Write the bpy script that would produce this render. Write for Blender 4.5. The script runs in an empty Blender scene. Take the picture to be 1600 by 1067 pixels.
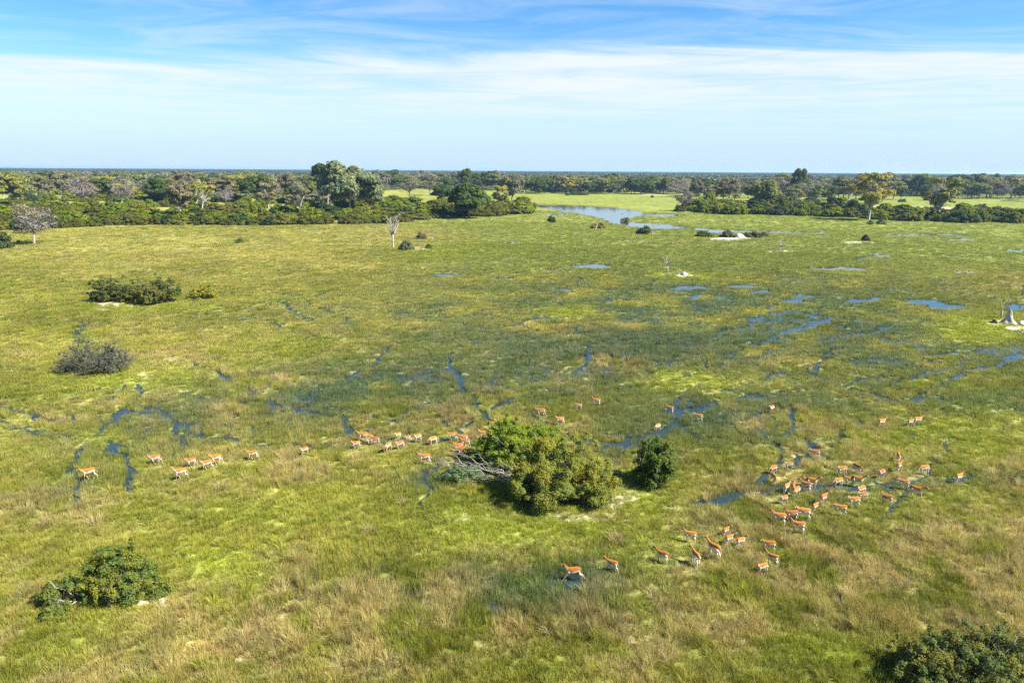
import bpy, math, random
import numpy as np
from mathutils import Vector, Matrix

R = math.radians
scene = bpy.context.scene
COL = scene.collection

# ------------------------------------------------------------------ camera, sky, sun, exposure
CAM_H = 24.0
PITCH = math.atan((533.5 - 266.5) / 1066.7)
ROLL = R(0.36)
F_PX = 1066.7
cp, sp = math.cos(PITCH), math.sin(PITCH)
cr, sr = math.cos(ROLL), math.sin(ROLL)
FWD = np.array([0.0, cp, -sp])
R0 = np.array([1.0, 0.0, 0.0]); U0 = np.array([0.0, sp, cp])
RGT = R0 * cr + U0 * sr
UPV = U0 * cr - R0 * sr
cam_d = bpy.data.cameras.new('camera')
cam = bpy.data.objects.new('camera', cam_d); COL.objects.link(cam)
cam_d.lens = 24; cam_d.sensor_width = 36; cam_d.clip_start = 0.5; cam_d.clip_end = 60000
M = Matrix.Identity(4)
for i in range(3):
    M[i][0] = RGT[i]; M[i][1] = UPV[i]; M[i][2] = -FWD[i]
M[2][3] = CAM_H
cam.matrix_world = M
scene.camera = cam

SUN_EL = R(46)
SUN_H = Vector((0.94, -0.34, 0)).normalized()
SUN_DIR = Vector((SUN_H.x * math.cos(SUN_EL), SUN_H.y * math.cos(SUN_EL), math.sin(SUN_EL)))
SUN_ROT = math.atan2(SUN_DIR.x, SUN_DIR.y)
EXPOSURE = 1.68

world = bpy.data.worlds.new('World'); scene.world = world
world.use_nodes = True
def build_world():
    nt = world.node_tree; nt.nodes.clear(); N = nt.nodes.new; L = nt.links.new
    out = N('ShaderNodeOutputWorld'); bg = N('ShaderNodeBackground'); bg.inputs['Strength'].default_value = 0.051
    sky = N('ShaderNodeTexSky'); sky.sky_type = 'NISHITA'; sky.sun_disc = False
    sky.sun_elevation = SUN_EL; sky.sun_rotation = SUN_ROT
    sky.altitude = 900; sky.air_density = 1.0; sky.dust_density = 0.1; sky.ozone_density = 3.0
    tc = N('ShaderNodeTexCoord')
    sep = N('ShaderNodeSeparateXYZ'); L(tc.outputs['Generated'], sep.inputs[0])
    def math_(op, a, b=None, clamp=False):
        n = N('ShaderNodeMath'); n.operation = op; n.use_clamp = clamp
        for i, v in enumerate((a, b)):
            if v is None: continue
            if isinstance(v, (int, float)): n.inputs[i].default_value = v
            else: L(v, n.inputs[i])
        return n.outputs[0]
    # cirrus sheet: direction projected on a flat cloud layer
    z = math_('MAXIMUM', sep.outputs['Z'], 0.012)
    u = math_('DIVIDE', sep.outputs['X'], z); v = math_('DIVIDE', sep.outputs['Y'], z)
    comb = N('ShaderNodeCombineXYZ'); L(u, comb.inputs[0]); L(v, comb.inputs[1])
    def noise(scale_x, scale_y, detail, rough, dist, off):
        mp = N('ShaderNodeMapping'); mp.inputs['Scale'].default_value = (scale_x, scale_y, 1)
        mp.inputs['Location'].default_value = (off, off * .7, off); L(comb.outputs[0], mp.inputs['Vector'])
        n = N('ShaderNodeTexNoise'); n.inputs['Scale'].default_value = 1; n.inputs['Detail'].default_value = detail
        n.inputs['Roughness'].default_value = rough; n.inputs['Distortion'].default_value = dist
        L(mp.outputs[0], n.inputs['Vector']); return n.outputs['Fac']
    def mapr(x, a, b, c=0.0, d=1.0):
        n = N('ShaderNodeMapRange'); n.interpolation_type = 'SMOOTHSTEP'
        for i, val in ((1, a), (2, b), (3, c), (4, d)): n.inputs[i].default_value = val
        L(x, n.inputs[0]); return n.outputs[0]
    n1 = noise(0.20, 0.34, 7, .60, .9, 3.1)
    n2 = noise(0.62, 1.0, 8, .66, 1.2, 7.7)
    n3 = noise(0.09, 0.17, 4, .55, .5, 12.4)
    edge = math_('ADD', v, math_('MULTIPLY', math_('SUBTRACT', n1, .5), 5.5))
    edge = math_('ADD', edge, math_('MULTIPLY', u, 0.10))
    sheet = mapr(edge, 5.7, 7.3)
    tex = math_('ADD', math_('MULTIPLY', n1, .55), math_('MULTIPLY', n2, .45))
    dens = math_('MULTIPLY', sheet, mapr(tex, .32, .62, .30, .96))
    fade = mapr(sep.outputs['Z'], .03, .115, .18, 1.0)
    dens = math_('MULTIPLY', dens, fade)
    wisps = math_('MULTIPLY', mapr(n3, .38, .62), mapr(n2, .34, .72, .0, .36))
    dens = math_('MAXIMUM', dens, wisps)
    low = mapr(sep.outputs['Z'], 0.0, 0.16, .92, 0.0)
    mixl = N('ShaderNodeMix'); mixl.data_type = 'RGBA'
    mix = N('ShaderNodeMix'); mix.data_type = 'RGBA'
    hs = N('ShaderNodeHueSaturation'); hs.inputs['Saturation'].default_value = 1.34; hs.inputs['Value'].default_value = 1.15
    L(sky.outputs[0], hs.inputs['Color'])
    L(low, mixl.inputs[0]); L(hs.outputs[0], mixl.inputs[6]); mixl.inputs[7].default_value = (3.15, 4.55, 5.9, 1)
    L(dens, mix.inputs[0]); L(mixl.outputs[2], mix.inputs[6]); mix.inputs[7].default_value = (5.5, 6.0, 6.4, 1)
    L(mix.outputs[2], bg.inputs['Color']); L(bg.outputs[0], out.inputs['Surface'])
build_world()

sun_d = bpy.data.lights.new('sun', 'SUN'); sun_d.energy = 5.0; sun_d.angle = R(0.5); sun_d.color = (1.0, 0.95, 0.87)
sun = bpy.data.objects.new('sun', sun_d); COL.objects.link(sun)
sun.rotation_euler = SUN_DIR.to_track_quat('Z', 'Y').to_euler(); sun.location = (60, -40, 80)
vs = scene.view_settings
vs.view_transform = 'Standard'; vs.look = 'None'; vs.exposure = EXPOSURE; vs.gamma = 1.0; vs.use_curve_mapping = False
scene.render.engine = 'CYCLES'
cy = scene.cycles
cy.max_bounces = 6; cy.diffuse_bounces = 3; cy.glossy_bounces = 2; cy.transmission_bounces = 3; cy.transparent_max_bounces = 4; cy.volume_bounces = 0
cy.use_denoising = False; cy.sample_clamp_indirect = 4.0

# ------------------------------------------------------------------ helpers
def ground_pt(px, py, z=0.0):
    """where the sight line through a point of the photograph meets the plain"""
    d = FWD + RGT * ((px - 800) / F_PX) + UPV * ((533.5 - py) / F_PX)
    t = (z - CAM_H) / d[2]
    return d[0] * t, d[1] * t
def depth_at(px, py):
    x, y = ground_pt(px, py)
    return FWD @ np.array([x, y, -CAM_H])
def mpp(px, py):
    """metres per pixel of the photograph for something standing at that ground point"""
    return depth_at(px, py) / F_PX
def to_map(x, y):
    v = np.stack([x, y, np.full_like(x, -CAM_H)], -1)
    d = v @ FWD
    ok = d > 1.0
    dd = np.where(ok, d, 1.0)
    px = 800 + F_PX * (v @ RGT) / dd
    py = 533.5 - F_PX * (v @ UPV) / dd
    return np.where(ok, px, -9999.0), np.where(ok, py, 9999.0)

def _hash(ix, iy, seed):
    h = (ix.astype(np.int64) * 374761393 + iy.astype(np.int64) * 668265263 + seed * 1442695041) & 0xFFFFFFFF
    h = ((h ^ (h >> 13)) * 1274126177) & 0xFFFFFFFF
    h = (h ^ (h >> 16)) & 0xFFFFFF
    return h / float(0xFFFFFF)
def vnoise(x, y, seed=0):
    ix = np.floor(x); iy = np.floor(y); fx = x - ix; fy = y - iy
    fx = fx * fx * (3 - 2 * fx); fy = fy * fy * (3 - 2 * fy)
    a = _hash(ix, iy, seed); b = _hash(ix + 1, iy, seed); c = _hash(ix, iy + 1, seed); d = _hash(ix + 1, iy + 1, seed)
    return (a * (1 - fx) + b * fx) * (1 - fy) + (c * (1 - fx) + d * fx) * fy
def fbm(x, y, s, octs=4, seed=0, rough=0.55):
    t = 0; amp = 1; tot = 0; X = x / s; Y = y / s
    for o in range(octs):
        t = t + amp * vnoise(X + 17.3 * o, Y - 9.1 * o, seed + o * 31); tot += amp; amp *= rough; X = X * 2.03; Y = Y * 2.03
    return t / tot
def sstep(a, b, x):
    t = np.clip((x - a) / (b - a), 0, 1); return t * t * (3 - 2 * t)

def mesh_np(name, verts, faces, col=None, smooth=False, mats=(), mat_idx=None):
    """faces: (n,k) array, or list of such arrays"""
    if not isinstance(faces, list): faces = [faces]
    faces = [f for f in faces if len(f)]
    me = bpy.data.meshes.new(name)
    verts = np.asarray(verts, np.float32)
    me.vertices.add(len(verts)); me.vertices.foreach_set('co', verts.ravel())
    nl = sum(f.size for f in faces); npoly = sum(len(f) for f in faces)
    me.loops.add(nl); me.polygons.add(npoly)
    me.loops.foreach_set('vertex_index', np.concatenate([np.asarray(f, np.int32).ravel() for f in faces]))
    tot = np.concatenate([np.full(len(f), f.shape[1], np.int32) for f in faces])
    st = np.concatenate([[0], np.cumsum(tot)[:-1]]).astype(np.int32)
    me.polygons.foreach_set('loop_start', st)
    if mat_idx is not None: me.polygons.foreach_set('material_index', np.asarray(mat_idx, np.int32))
    if smooth: me.polygons.foreach_set('use_smooth', np.ones(npoly, bool))
    for m in mats: me.materials.append(m)
    me.update(calc_edges=True)
    if col is not None:
        a = me.attributes.new('col', 'FLOAT_COLOR', 'POINT')
        c = np.ones((len(verts), 4), np.float32); c[:, :3] = col
        a.data.foreach_set('color', c.ravel())
    return me
def link(name, me, parent=None, loc=None):
    o = bpy.data.objects.new(name, me); COL.objects.link(o)
    if parent is not None: o.parent = parent
    if loc is not None: o.location = loc
    return o
def tag(o, label=None, cat=None, group=None, kind=None):
    if label: o['label'] = label
    if cat: o['category'] = cat
    if group: o['group'] = group
    if kind: o['kind'] = kind
    return o
def thing(name, label, cat, loc, rotz=0, scale=1.0, group=None):
    o = bpy.data.objects.new(name, None); COL.objects.link(o)
    o.empty_display_size = .3
    o.location = loc; o.rotation_euler = (0, 0, rotz)
    o.scale = (scale,) * 3 if isinstance(scale, (int, float)) else scale
    return tag(o, label, cat, group)

class Geo:
    """collects tubes, quads and triangles for ONE mesh"""
    def __init__(s): s.v = []; s.q = []; s.t = []; s.c = []; s.n = 0
    def add(s, v, q=None, t=None, c=(1, 1, 1)):
        v = np.asarray(v, float)
        if q is not None and len(q): s.q.append(np.asarray(q) + s.n)
        if t is not None and len(t): s.t.append(np.asarray(t) + s.n)
        c = np.asarray(c, float)
        s.c.append(np.broadcast_to(c, (len(v), 3)) if c.ndim == 1 else c)
        s.v.append(v); s.n += len(v)
    def tube(s, pts, radii, sides=6, c=(1, 1, 1), cap=True):
        pts = np.asarray(pts, float); n = len(pts)
        rad = np.asarray([(r, r) if np.isscalar(r) else r for r in radii], float)
        tan = np.gradient(pts, axis=0); tan /= np.linalg.norm(tan, axis=1, keepdims=True) + 1e-9
        ref = np.array([0, 1.0, 0]) if abs(tan[:, 1]).mean() < .8 else np.array([1.0, 0, 0])
        a = np.cross(ref, tan); a /= np.linalg.norm(a, axis=1, keepdims=True) + 1e-9   # vertical-ish axis
        b = np.cross(tan, a)                                                          # side axis
        th = np.linspace(0, 2 * np.pi, sides, endpoint=False)
        ring = b[:, None, :] * (np.cos(th)[None, :, None] * rad[:, 0][:, None, None]) + a[:, None, :] * (np.sin(th)[None, :, None] * rad[:, 1][:, None, None])
        v = (pts[:, None, :] + ring).reshape(-1, 3)
        q = []
        for i in range(n - 1):
            for k in range(sides):
                q.append((i * sides + k, i * sides + (k + 1) % sides, (i + 1) * sides + (k + 1) % sides, (i + 1) * sides + k))
        t = []
        if cap:
            v = np.vstack([v, pts[:1] - tan[:1] * rad[0].min() * .6, pts[-1:] + tan[-1:] * rad[-1].min() * .6])
            for k in range(sides):
                t.append((n * sides, (k + 1) % sides, k)); t.append((n * sides + 1, (n - 1) * sides + k, (n - 1) * sides + (k + 1) % sides))
        s.add(v, q, t, c)
    def mesh(s, name, mats=(), smooth=False):
        fs = []
        if s.q: fs.append(np.concatenate(s.q))
        if s.t: fs.append(np.concatenate(s.t))
        return mesh_np(name, np.concatenate(s.v), fs, np.concatenate(s.c), smooth, mats)

# ------------------------------------------------------------------ materials
def new_mat(name):
    m = bpy.data.materials.new(name); m.use_nodes = True
    nt = m.node_tree; nt.nodes.clear()
    return m, nt, nt.nodes.new, nt.links.new
def leaf_material(name, translucent=.36, mode='object', rough=.65, spec=.10):
    m, nt, N, L = new_mat(name)
    out = N('ShaderNodeOutputMaterial')
    at = N('ShaderNodeAttribute'); at.attribute_name = 'col'
    mul = N('ShaderNodeMix'); mul.data_type = 'RGBA'; mul.blend_type = 'MULTIPLY'; mul.inputs[0].default_value = 1
    if mode == 'object':
        oi = N('ShaderNodeObjectInfo'); L(oi.outputs['Color'], mul.inputs[6])
    else:
        ai = N('ShaderNodeAttribute'); ai.attribute_type = 'INSTANCER'; ai.attribute_name = 'tint'; L(ai.outputs['Color'], mul.inputs[6])
    L(at.outputs['Color'], mul.inputs[7])
    bs = N('ShaderNodeBsdfPrincipled'); bs.inputs['Roughness'].default_value = rough
    bs.inputs['Specular IOR Level'].default_value = spec
    L(mul.outputs[2], bs.inputs['Base Color'])
    tr = N('ShaderNodeBsdfTranslucent'); L(mul.outputs[2], tr.inputs['Color'])
    mx = N('ShaderNodeMixShader'); mx.inputs[0].default_value = translucent
    L(bs.outputs[0], mx.inputs[1]); L(tr.outputs[0], mx.inputs[2]); L(mx.outputs[0], out.inputs['Surface'])
    return m
def noise_material(name, c1, c2, scale, rough=.9, bump=.3, use_col=False):
    m, nt, N, L = new_mat(name)
    out = N('ShaderNodeOutputMaterial'); bs = N('ShaderNodeBsdfPrincipled')
    bs.inputs['Roughness'].default_value = rough; bs.inputs['Specular IOR Level'].default_value = .2
    tc = N('ShaderNodeTexCoord'); no = N('ShaderNodeTexNoise'); no.inputs['Scale'].default_value = scale
    no.inputs['Detail'].default_value = 6; no.inputs['Roughness'].default_value = .65
    L(tc.outputs['Object'], no.inputs['Vector'])
    rp = N('ShaderNodeMapRange'); rp.inputs[1].default_value = .32; rp.inputs[2].default_value = .68; L(no.outputs['Fac'], rp.inputs[0])
    mx = N('ShaderNodeMix'); mx.data_type = 'RGBA'; mx.inputs[6].default_value = (*c1, 1); mx.inputs[7].default_value = (*c2, 1)
    L(rp.outputs[0], mx.inputs[0]); src = mx.outputs[2]
    if use_col:
        at = N('ShaderNodeAttribute'); at.attribute_name = 'col'
        mu = N('ShaderNodeMix'); mu.data_type = 'RGBA'; mu.blend_type = 'MULTIPLY'; mu.inputs[0].default_value = 1
        L(src, mu.inputs[6]); L(at.outputs['Color'], mu.inputs[7]); src = mu.outputs[2]
    L(src, bs.inputs['Base Color'])
    bp = N('ShaderNodeBump'); bp.inputs['Strength'].default_value = bump; bp.inputs['Distance'].default_value = .05
    L(no.outputs['Fac'], bp.inputs['Height']); L(bp.outputs[0], bs.inputs['Normal'])
    L(bs.outputs[0], out.inputs['Surface'])
    return m

M_LEAF = leaf_material('leaf')
M_GRASS = leaf_material('grass_blade', .42, 'instancer', .7, .12)
M_FAR = leaf_material('far_leaf', .2, 'instancer', .7, .1)
M_BARK = noise_material('grey_bark', (.13, .11, .09), (.26, .23, .20), 6)
M_PALE = noise_material('pale_bark', (.24, .22, .19), (.44, .41, .36), 5, use_col=True)
M_DEAD = noise_material('bleached_wood', (.17, .15, .13), (.42, .385, .34), 2.2)
M_GREYWOOD = noise_material('weathered_wood', (.13, .11, .09), (.34, .30, .26), 5)
M_SAND = noise_material('termite_soil', (.22, .20, .17), (.42, .385, .335), 2.5, bump=.9)

def ground_material():
    m, nt, N, L = new_mat('meadow')
    out = N('ShaderNodeOutputMaterial'); bs = N('ShaderNodeBsdfPrincipled'); bs.inputs['Roughness'].default_value = .95
    bs.inputs['Specular IOR Level'].default_value = .08
    at = N('ShaderNodeAttribute'); at.attribute_name = 'col'
    tc = N('ShaderNodeTexCoord')
    src = at.outputs['Color']
    for sc_, lo, hi, tint in ((2.3, .62, 1.38, (1, 1, 1)), (.33, .78, 1.22, (1, 1, 1)), (.06, .84, 1.16, (1, 1, 1))):
        mp = N('ShaderNodeMapping'); mp.inputs['Scale'].default_value = (sc_, sc_, sc_); L(tc.outputs['Object'], mp.inputs[0])
        no = N('ShaderNodeTexNoise'); no.inputs['Scale'].default_value = 1; no.inputs['Detail'].default_value = 4; no.inputs['Roughness'].default_value = .6
        L(mp.outputs[0], no.inputs['Vector'])
        mr = N('ShaderNodeMapRange'); mr.inputs[1].default_value = .3; mr.inputs[2].default_value = .7; mr.inputs[3].default_value = lo; mr.inputs[4].default_value = hi
        L(no.outputs['Fac'], mr.inputs[0])
        mu = N('ShaderNodeMix'); mu.data_type = 'RGBA'; mu.blend_type = 'MULTIPLY'; mu.inputs[0].default_value = 1
        L(src, mu.inputs[6]); L(mr.outputs[0], mu.inputs[7]); src = mu.outputs[2]
    L(src, bs.inputs['Base Color'])
    no = N('ShaderNodeTexNoise'); no.inputs['Scale'].default_value = 1.6; no.inputs['Detail'].default_value = 5
    L(tc.outputs['Object'], no.inputs['Vector'])
    bp = N('ShaderNodeBump'); bp.inputs['Strength'].default_value = .5; bp.inputs['Distance'].default_value = .3
    L(no.outputs['Fac'], bp.inputs['Height']); L(bp.outputs[0], bs.inputs['Normal'])
    L(bs.outputs[0], out.inputs['Surface'])
    return m
M_GROUND = ground_material()
def water_material():
    m, nt, N, L = new_mat('marsh_water')
    out = N('ShaderNodeOutputMaterial'); bs = N('ShaderNodeBsdfPrincipled')
    bs.inputs['Base Color'].default_value = (.018, .032, .040, 1); bs.inputs['Roughness'].default_value = .06
    bs.inputs['IOR'].default_value = 1.33; bs.inputs['Specular IOR Level'].default_value = .5
    tc = N('ShaderNodeTexCoord'); no = N('ShaderNodeTexNoise'); no.inputs['Scale'].default_value = 1.7; no.inputs['Detail'].default_value = 3
    mp = N('ShaderNodeMapping'); mp.inputs['Scale'].default_value = (1, .45, 1); L(tc.outputs['Object'], mp.inputs[0]); L(mp.outputs[0], no.inputs['Vector'])
    bp = N('ShaderNodeBump'); bp.inputs['Strength'].default_value = .025; bp.inputs['Distance'].default_value = .06
    L(no.outputs['Fac'], bp.inputs['Height']); L(bp.outputs[0], bs.inputs['Normal'])
    L(bs.outputs[0], out.inputs['Surface'])
    return m
M_WATER = water_material()

# ------------------------------------------------------------------ the map of the marsh (positions read off the photograph)
def ell(px, py, cx, cy, rx, ry):
    return 1 - np.sqrt(((px - cx) / rx) ** 2 + ((py - cy) / ry) ** 2)
def blob(px, py, cx, cy, rx, ry):
    return np.exp(-1.2 * (((px - cx) / rx) ** 2 + ((py - cy) / ry) ** 2))
def poly_mask(px, py, pts, soft):
    """signed closeness to a polygon of map points: >0 inside"""
    pts = np.array(pts, float); n = len(pts)
    d = np.full(px.shape, 1e9); ins = np.zeros(px.shape, bool)
    for i in range(n):
        a = pts[i]; b = pts[(i + 1) % n]; e = b - a
        t = np.clip(((px - a[0]) * e[0] + (py - a[1]) * e[1]) / (e @ e), 0, 1)
        dx = px - a[0] - t * e[0]; dy = (py - a[1] - t * e[1]) * 3.5
        d = np.minimum(d, np.sqrt(dx * dx + dy * dy))
        c = ((a[1] > py) != (b[1] > py)) & (px < (b[0] - a[0]) * (py - a[1]) / (b[1] - a[1] + 1e-9) + a[0])
        ins ^= c
    return np.where(ins, d, -d) / soft
RIVER = [(826, 321), (850, 320.5), (905, 322), (960, 325), (1003, 331), (1008, 336), (985, 341), (975, 345), (1000, 348.5), (1045, 351), (1085, 354),
         (1068, 358.5), (1020, 358.5), (980, 354), (958, 350), (945, 344), (915, 336), (880, 331), (860, 326.5)]
CHANNEL = [(1085, 355.5), (1130, 359), (1200, 361.5), (1290, 362.5), (1296, 364.8), (1200, 364.6), (1130, 362.6), (1080, 359.5)]
POOLS = [  # cx, cy, rx, ry of open water
    (1035, 336.5, 26, 1.8), (868, 336.8, 18, 1.1), (800, 381, 12, 1.8), (925, 416.5, 42, 3.8), (980, 416, 24, 1.6), (865, 421, 18, 1.6), (910, 437, 20, 1.8),
    (880, 453, 12, 2.2), (1310, 420.5, 36, 3.2), (1345, 404, 12, 2.6), (1372, 400, 20, 2.2), (1275, 420, 22, 1.8), (1262, 463, 26, 4.0), (1240, 470, 16, 4), (1345, 470, 26, 3), (1368, 467, 12, 3),
    (1440, 472, 30, 4), (1478, 480, 26, 4.5), (1500, 375, 26, 2.0), (1410, 368, 24, 1.5), (1470, 366.5, 40, 1.5), (1590, 392, 14, 2), (1232, 509, 16, 6), (1255, 520, 26, 4.5),
    (1340, 545, 9, 3.5), (1300, 527, 22, 8), (1575, 552, 46, 15), (1540, 562, 32, 10), (1160, 448, 26, 3.2), (1075, 450, 34, 3), (1190, 456, 22, 3), (1088, 463, 12, 3), (700, 430, 24, 2.4), (790, 436, 20, 2),
    (1120, 363, 20, 1.4), (1540, 334, 20, 1.5), (650, 455, 10, 1.6), (1590, 480, 16, 5)]
WET = [  # cx, cy, rx, ry, strength: standing water among the grass
    (960, 470, 520, 70, .55), (1250, 500, 300, 70, .62), (1480, 570, 170, 50, .75), (800, 560, 330, 90, .52), (540, 610, 190, 40, .68), (330, 640, 260, 55, .62),
    (200, 720, 150, 60, .48), (1100, 660, 170, 45, .75), (1340, 650, 230, 45, .6), (1160, 770, 180, 22, .45), (700, 905, 210, 60, .55), (870, 930, 140, 55, .45), (960, 690, 60, 30, .5),
    (660, 745, 40, 28, .8), (640, 960, 80, 40, .6), (1560, 640, 100, 40, .5), (1400, 760, 240, 26, .3), (110, 790, 60, 40, .4), (1030, 560, 380, 60, .38), (60, 560, 120, 25, .3), (1230, 330, 300, 12, .1),
    (1020, 860, 130, 40, .35), (900, 890, 60, 25, .6)]
TRAILS = [  # points, half width in metres
    ([(100, 800), (112, 760), (128, 700), (165, 655), (205, 622), (220, 596)], .50), ([(232, 634), (275, 672), (305, 695)], .45), ([(172, 695), (205, 735), (228, 765)], .45),
    ([(300, 612), (385, 628), (440, 640), (520, 655), (560, 684), (640, 690), (720, 690)], .50), ([(1195, 586), (1260, 577), (1300, 560), (1325, 545)], .45),
    ([(1425, 625), (1480, 598), (1530, 578), (1600, 552)], .5), ([(1090, 800), (1190, 776), (1300, 752), (1420, 743), (1610, 742)], .40), ([(712, 560), (722, 600), (760, 650), (775, 664)], .40),
    ([(905, 585), (920, 560), (928, 548)], .5), ([(885, 528), (902, 508)], .45), ([(128, 540), (133, 510)], .35), ([(1205, 735), (1216, 690), (1230, 640)], .35),
    ([(500, 640), (600, 660), (640, 668)], .4), ([(400, 690), (480, 700), (560, 700)], .35), ([(660, 790), (668, 745), (690, 728)], .9), ([(1110, 462), (1250, 490), (1420, 520)], .4), ([(1050, 590), (1180, 540), (1300, 500)], .35),
    ([(810, 440), (930, 452), (1080, 455)], .5), ([(540, 480), (640, 490), (730, 470)], .35), ([(1000, 690), (1060, 640), (1090, 600)], .4)]
LUSH = [  # bright green or yellow-green
    (1075, 597, 75, 18, 1.0), (880, 492, 58, 9, .9), (165, 690, 40, 14, .9), (1545, 515, 85, 26, 1.0), (1070, 433, 55, 6, 1.0), (800, 815, 230, 50, 1.0), (1000, 775, 90, 50, .95), (900, 830, 120, 22, .9), (330, 885, 110, 38, 1.0),
    (1480, 690, 150, 45, .7), (1330, 1030, 130, 50, .8), (200, 600, 120, 22, .7), (210, 480, 110, 10, .7), (690, 395, 90, 10, .5), (570, 985, 160, 40, .2), (380, 800, 180, 30, .6), (130, 1000, 160, 50, .45), (1000, 840, 150, 40, .5), (450, 545, 120, 20, .5)]
TAN = [
    (300, 400, 420, 40, .30), (60, 795, 80, 34, .8), (520, 560, 300, 70, .4), (950, 555, 160, 45, .8), (1520, 870, 170, 70, .5), (1350, 880, 120, 50, .5), (640, 690, 300, 60, .3), (350, 690, 250, 50, .35),
    (560, 1000, 180, 60, .3), (250, 600, 60, 20, .3), (1250, 640, 200, 40, .3), (150, 800, 70, 40, .5), (1100, 980, 260, 60, .35), (1010, 385, 170, 14, .4), (1560, 440, 80, 14, .5), (820, 345, 60, 4, .6), (960, 337, 40, 5, .35), (680, 365, 170, 12, .5)]
SAND = [  # bare pale ground
    (1135, 374, 26, 2.4, 1), (175, 477, 26, 5, .9), (160, 485, 16, 3, .8), (205, 480, 16, 3, .6), (1070, 432, 11, 4, 1), (1160, 371, 16, 4, 1), (650, 389, 20, 3.2, .9), (1340, 379, 34, 2, .55), (1590, 516, 24, 5, 1), (1565, 506, 22, 5, .8),
    (960, 782, 26, 18, .62), (985, 778, 16, 10, .45), (236, 938, 36, 11, .9), (225, 585, 18, 6, .7), (262, 560, 12, 3, .6), (1455, 327, 70, 3.2, 1), (1540, 340, 60, 3, .5), (1590, 332, 40, 2.5, .9), (1380, 324, 60, 2, .7), (720, 810, 30, 8, .35), (905, 808, 70, 12, .4),
    (1020, 305, 50, 1.2, .25), (1217, 393, 30, 2, .5), (350, 300, 20, 1.5, .4), (1060, 795, 14, 4, .3)]

_tr = random.Random(21)
for _i in range(70):
    _px = _tr.uniform(-40, 1640); _py = _tr.choice([_tr.uniform(430, 560), _tr.uniform(540, 700), _tr.uniform(560, 700)])
    _n = _tr.randint(4, 7); _dx = _tr.uniform(25, 75) * _tr.choice((-1, 1)); _dy = _tr.uniform(-16, 16); _pts = []
    for _k in range(_n):
        _pts.append((_px, _py)); _px += _dx * _tr.uniform(.7, 1.3); _py += _dy + _tr.uniform(-7, 7); _dy += _tr.uniform(-6, 6); _py = max(_py, 425)
    TRAILS.append((_pts, _tr.uniform(.20, .34)))
def fields(x, y):
    px, py = to_map(x, y)
    r = np.hypot(x, y)
    S = np.clip(r / 60.0, .8, 8)
    wob = (fbm(x, y, 14, 4, 5) - .5)
    wob2 = (fbm(x, y, 3.2, 3, 9) - .5)
    big = fbm(x, y, 46, 3, 21) - .5
    jx = px + wob * 60 / np.sqrt(S); jy = py + wob2 * 26 / S + big * 26 / S
    f = {}
    wet = np.zeros_like(x)
    for cx, cy_, rx, ry, s in WET: wet = wet + s * blob(jx, jy, cx, cy_, rx, ry)
    lush = np.zeros_like(x)
    for cx, cy_, rx, ry, s in LUSH: lush = np.maximum(lush, s * blob(jx, jy, cx, cy_, rx, ry))
    tan = np.zeros_like(x)
    for cx, cy_, rx, ry, s in TAN: tan = tan + s * blob(jx, jy, cx, cy_, rx, ry)
    tan = tan + .85 * (sstep(.42, .66, fbm(x, y, 8.5, 4, 40)) - .35) * sstep(500, 620, py + 60 * wob) + .25
    sand = np.zeros_like(x)
    sx = px + wob2 * 26 / np.sqrt(S); sy = py + wob * 10 / S
    for cx, cy_, rx, ry, s in SAND: sand = np.maximum(sand, s * sstep(-.15, .45, ell(sx, sy, cx, cy_, rx, ry) + .55 * (fbm(x, y, 1.4, 3, 77) - .5)))
    pool = np.maximum(poly_mask(px, py, RIVER, 9), poly_mask(px, py, CHANNEL, 5))
    for cx, cy_, rx, ry in POOLS: pool = np.maximum(pool, 1.3 * ell(px, py, cx, cy_, rx * 1.15, ry * 1.15))
    pool = np.clip(pool, -1.5, 1.5) + 1.1 * (fbm(x, y * .6, 5.5, 4, 60) - .5) * np.where(py < 365, .75, 1.25)
    trail = np.zeros_like(x)
    tx = x + (fbm(x, y, 7, 3, 80) - .5) * 4.5; ty = y + (fbm(x, y, 7, 3, 81) - .5) * 4.5
    for pts, hw in TRAILS:
        P = [ground_pt(a, b) for a, b in pts]
        lo = np.array(P).min(0) - 3; hi = np.array(P).max(0) + 3
        k = np.where((x > lo[0]) & (x < hi[0]) & (y > lo[1]) & (y < hi[1]))[0]
        if not len(k): continue
        d = np.full(len(k), 1e9)
        for (ax, ay), (bx, by) in zip(P[:-1], P[1:]):
            ex, ey = bx - ax, by - ay
            t = np.clip(((tx[k] - ax) * ex + (ty[k] - ay) * ey) / (ex * ex + ey * ey), 0, 1)
            d = np.minimum(d, np.hypot(tx[k] - ax - t * ex, ty[k] - ay - t * ey))
        w_ = min(hw, .33) * np.clip(S[k], 1, 2.0)
        trail[k] = np.maximum(trail[k], 1 - sstep(.5, 1.25, d / w_))
    wet = np.clip(wet, 0, 1) * (1 - np.clip(lush, 0, 1) * .85) * (1 - np.clip(sand, 0, 1))
    f.update(px=px, py=py, r=r, wet=wet, lush=np.clip(lush, 0, 1), tan=np.clip(tan, 0, 1.2) * (1 - .8 * np.clip(lush, 0, 1)), sand=np.clip(sand, 0, 1), pool=pool, trail=trail, wob=wob, wob2=wob2, big=big)
    return f
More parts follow.
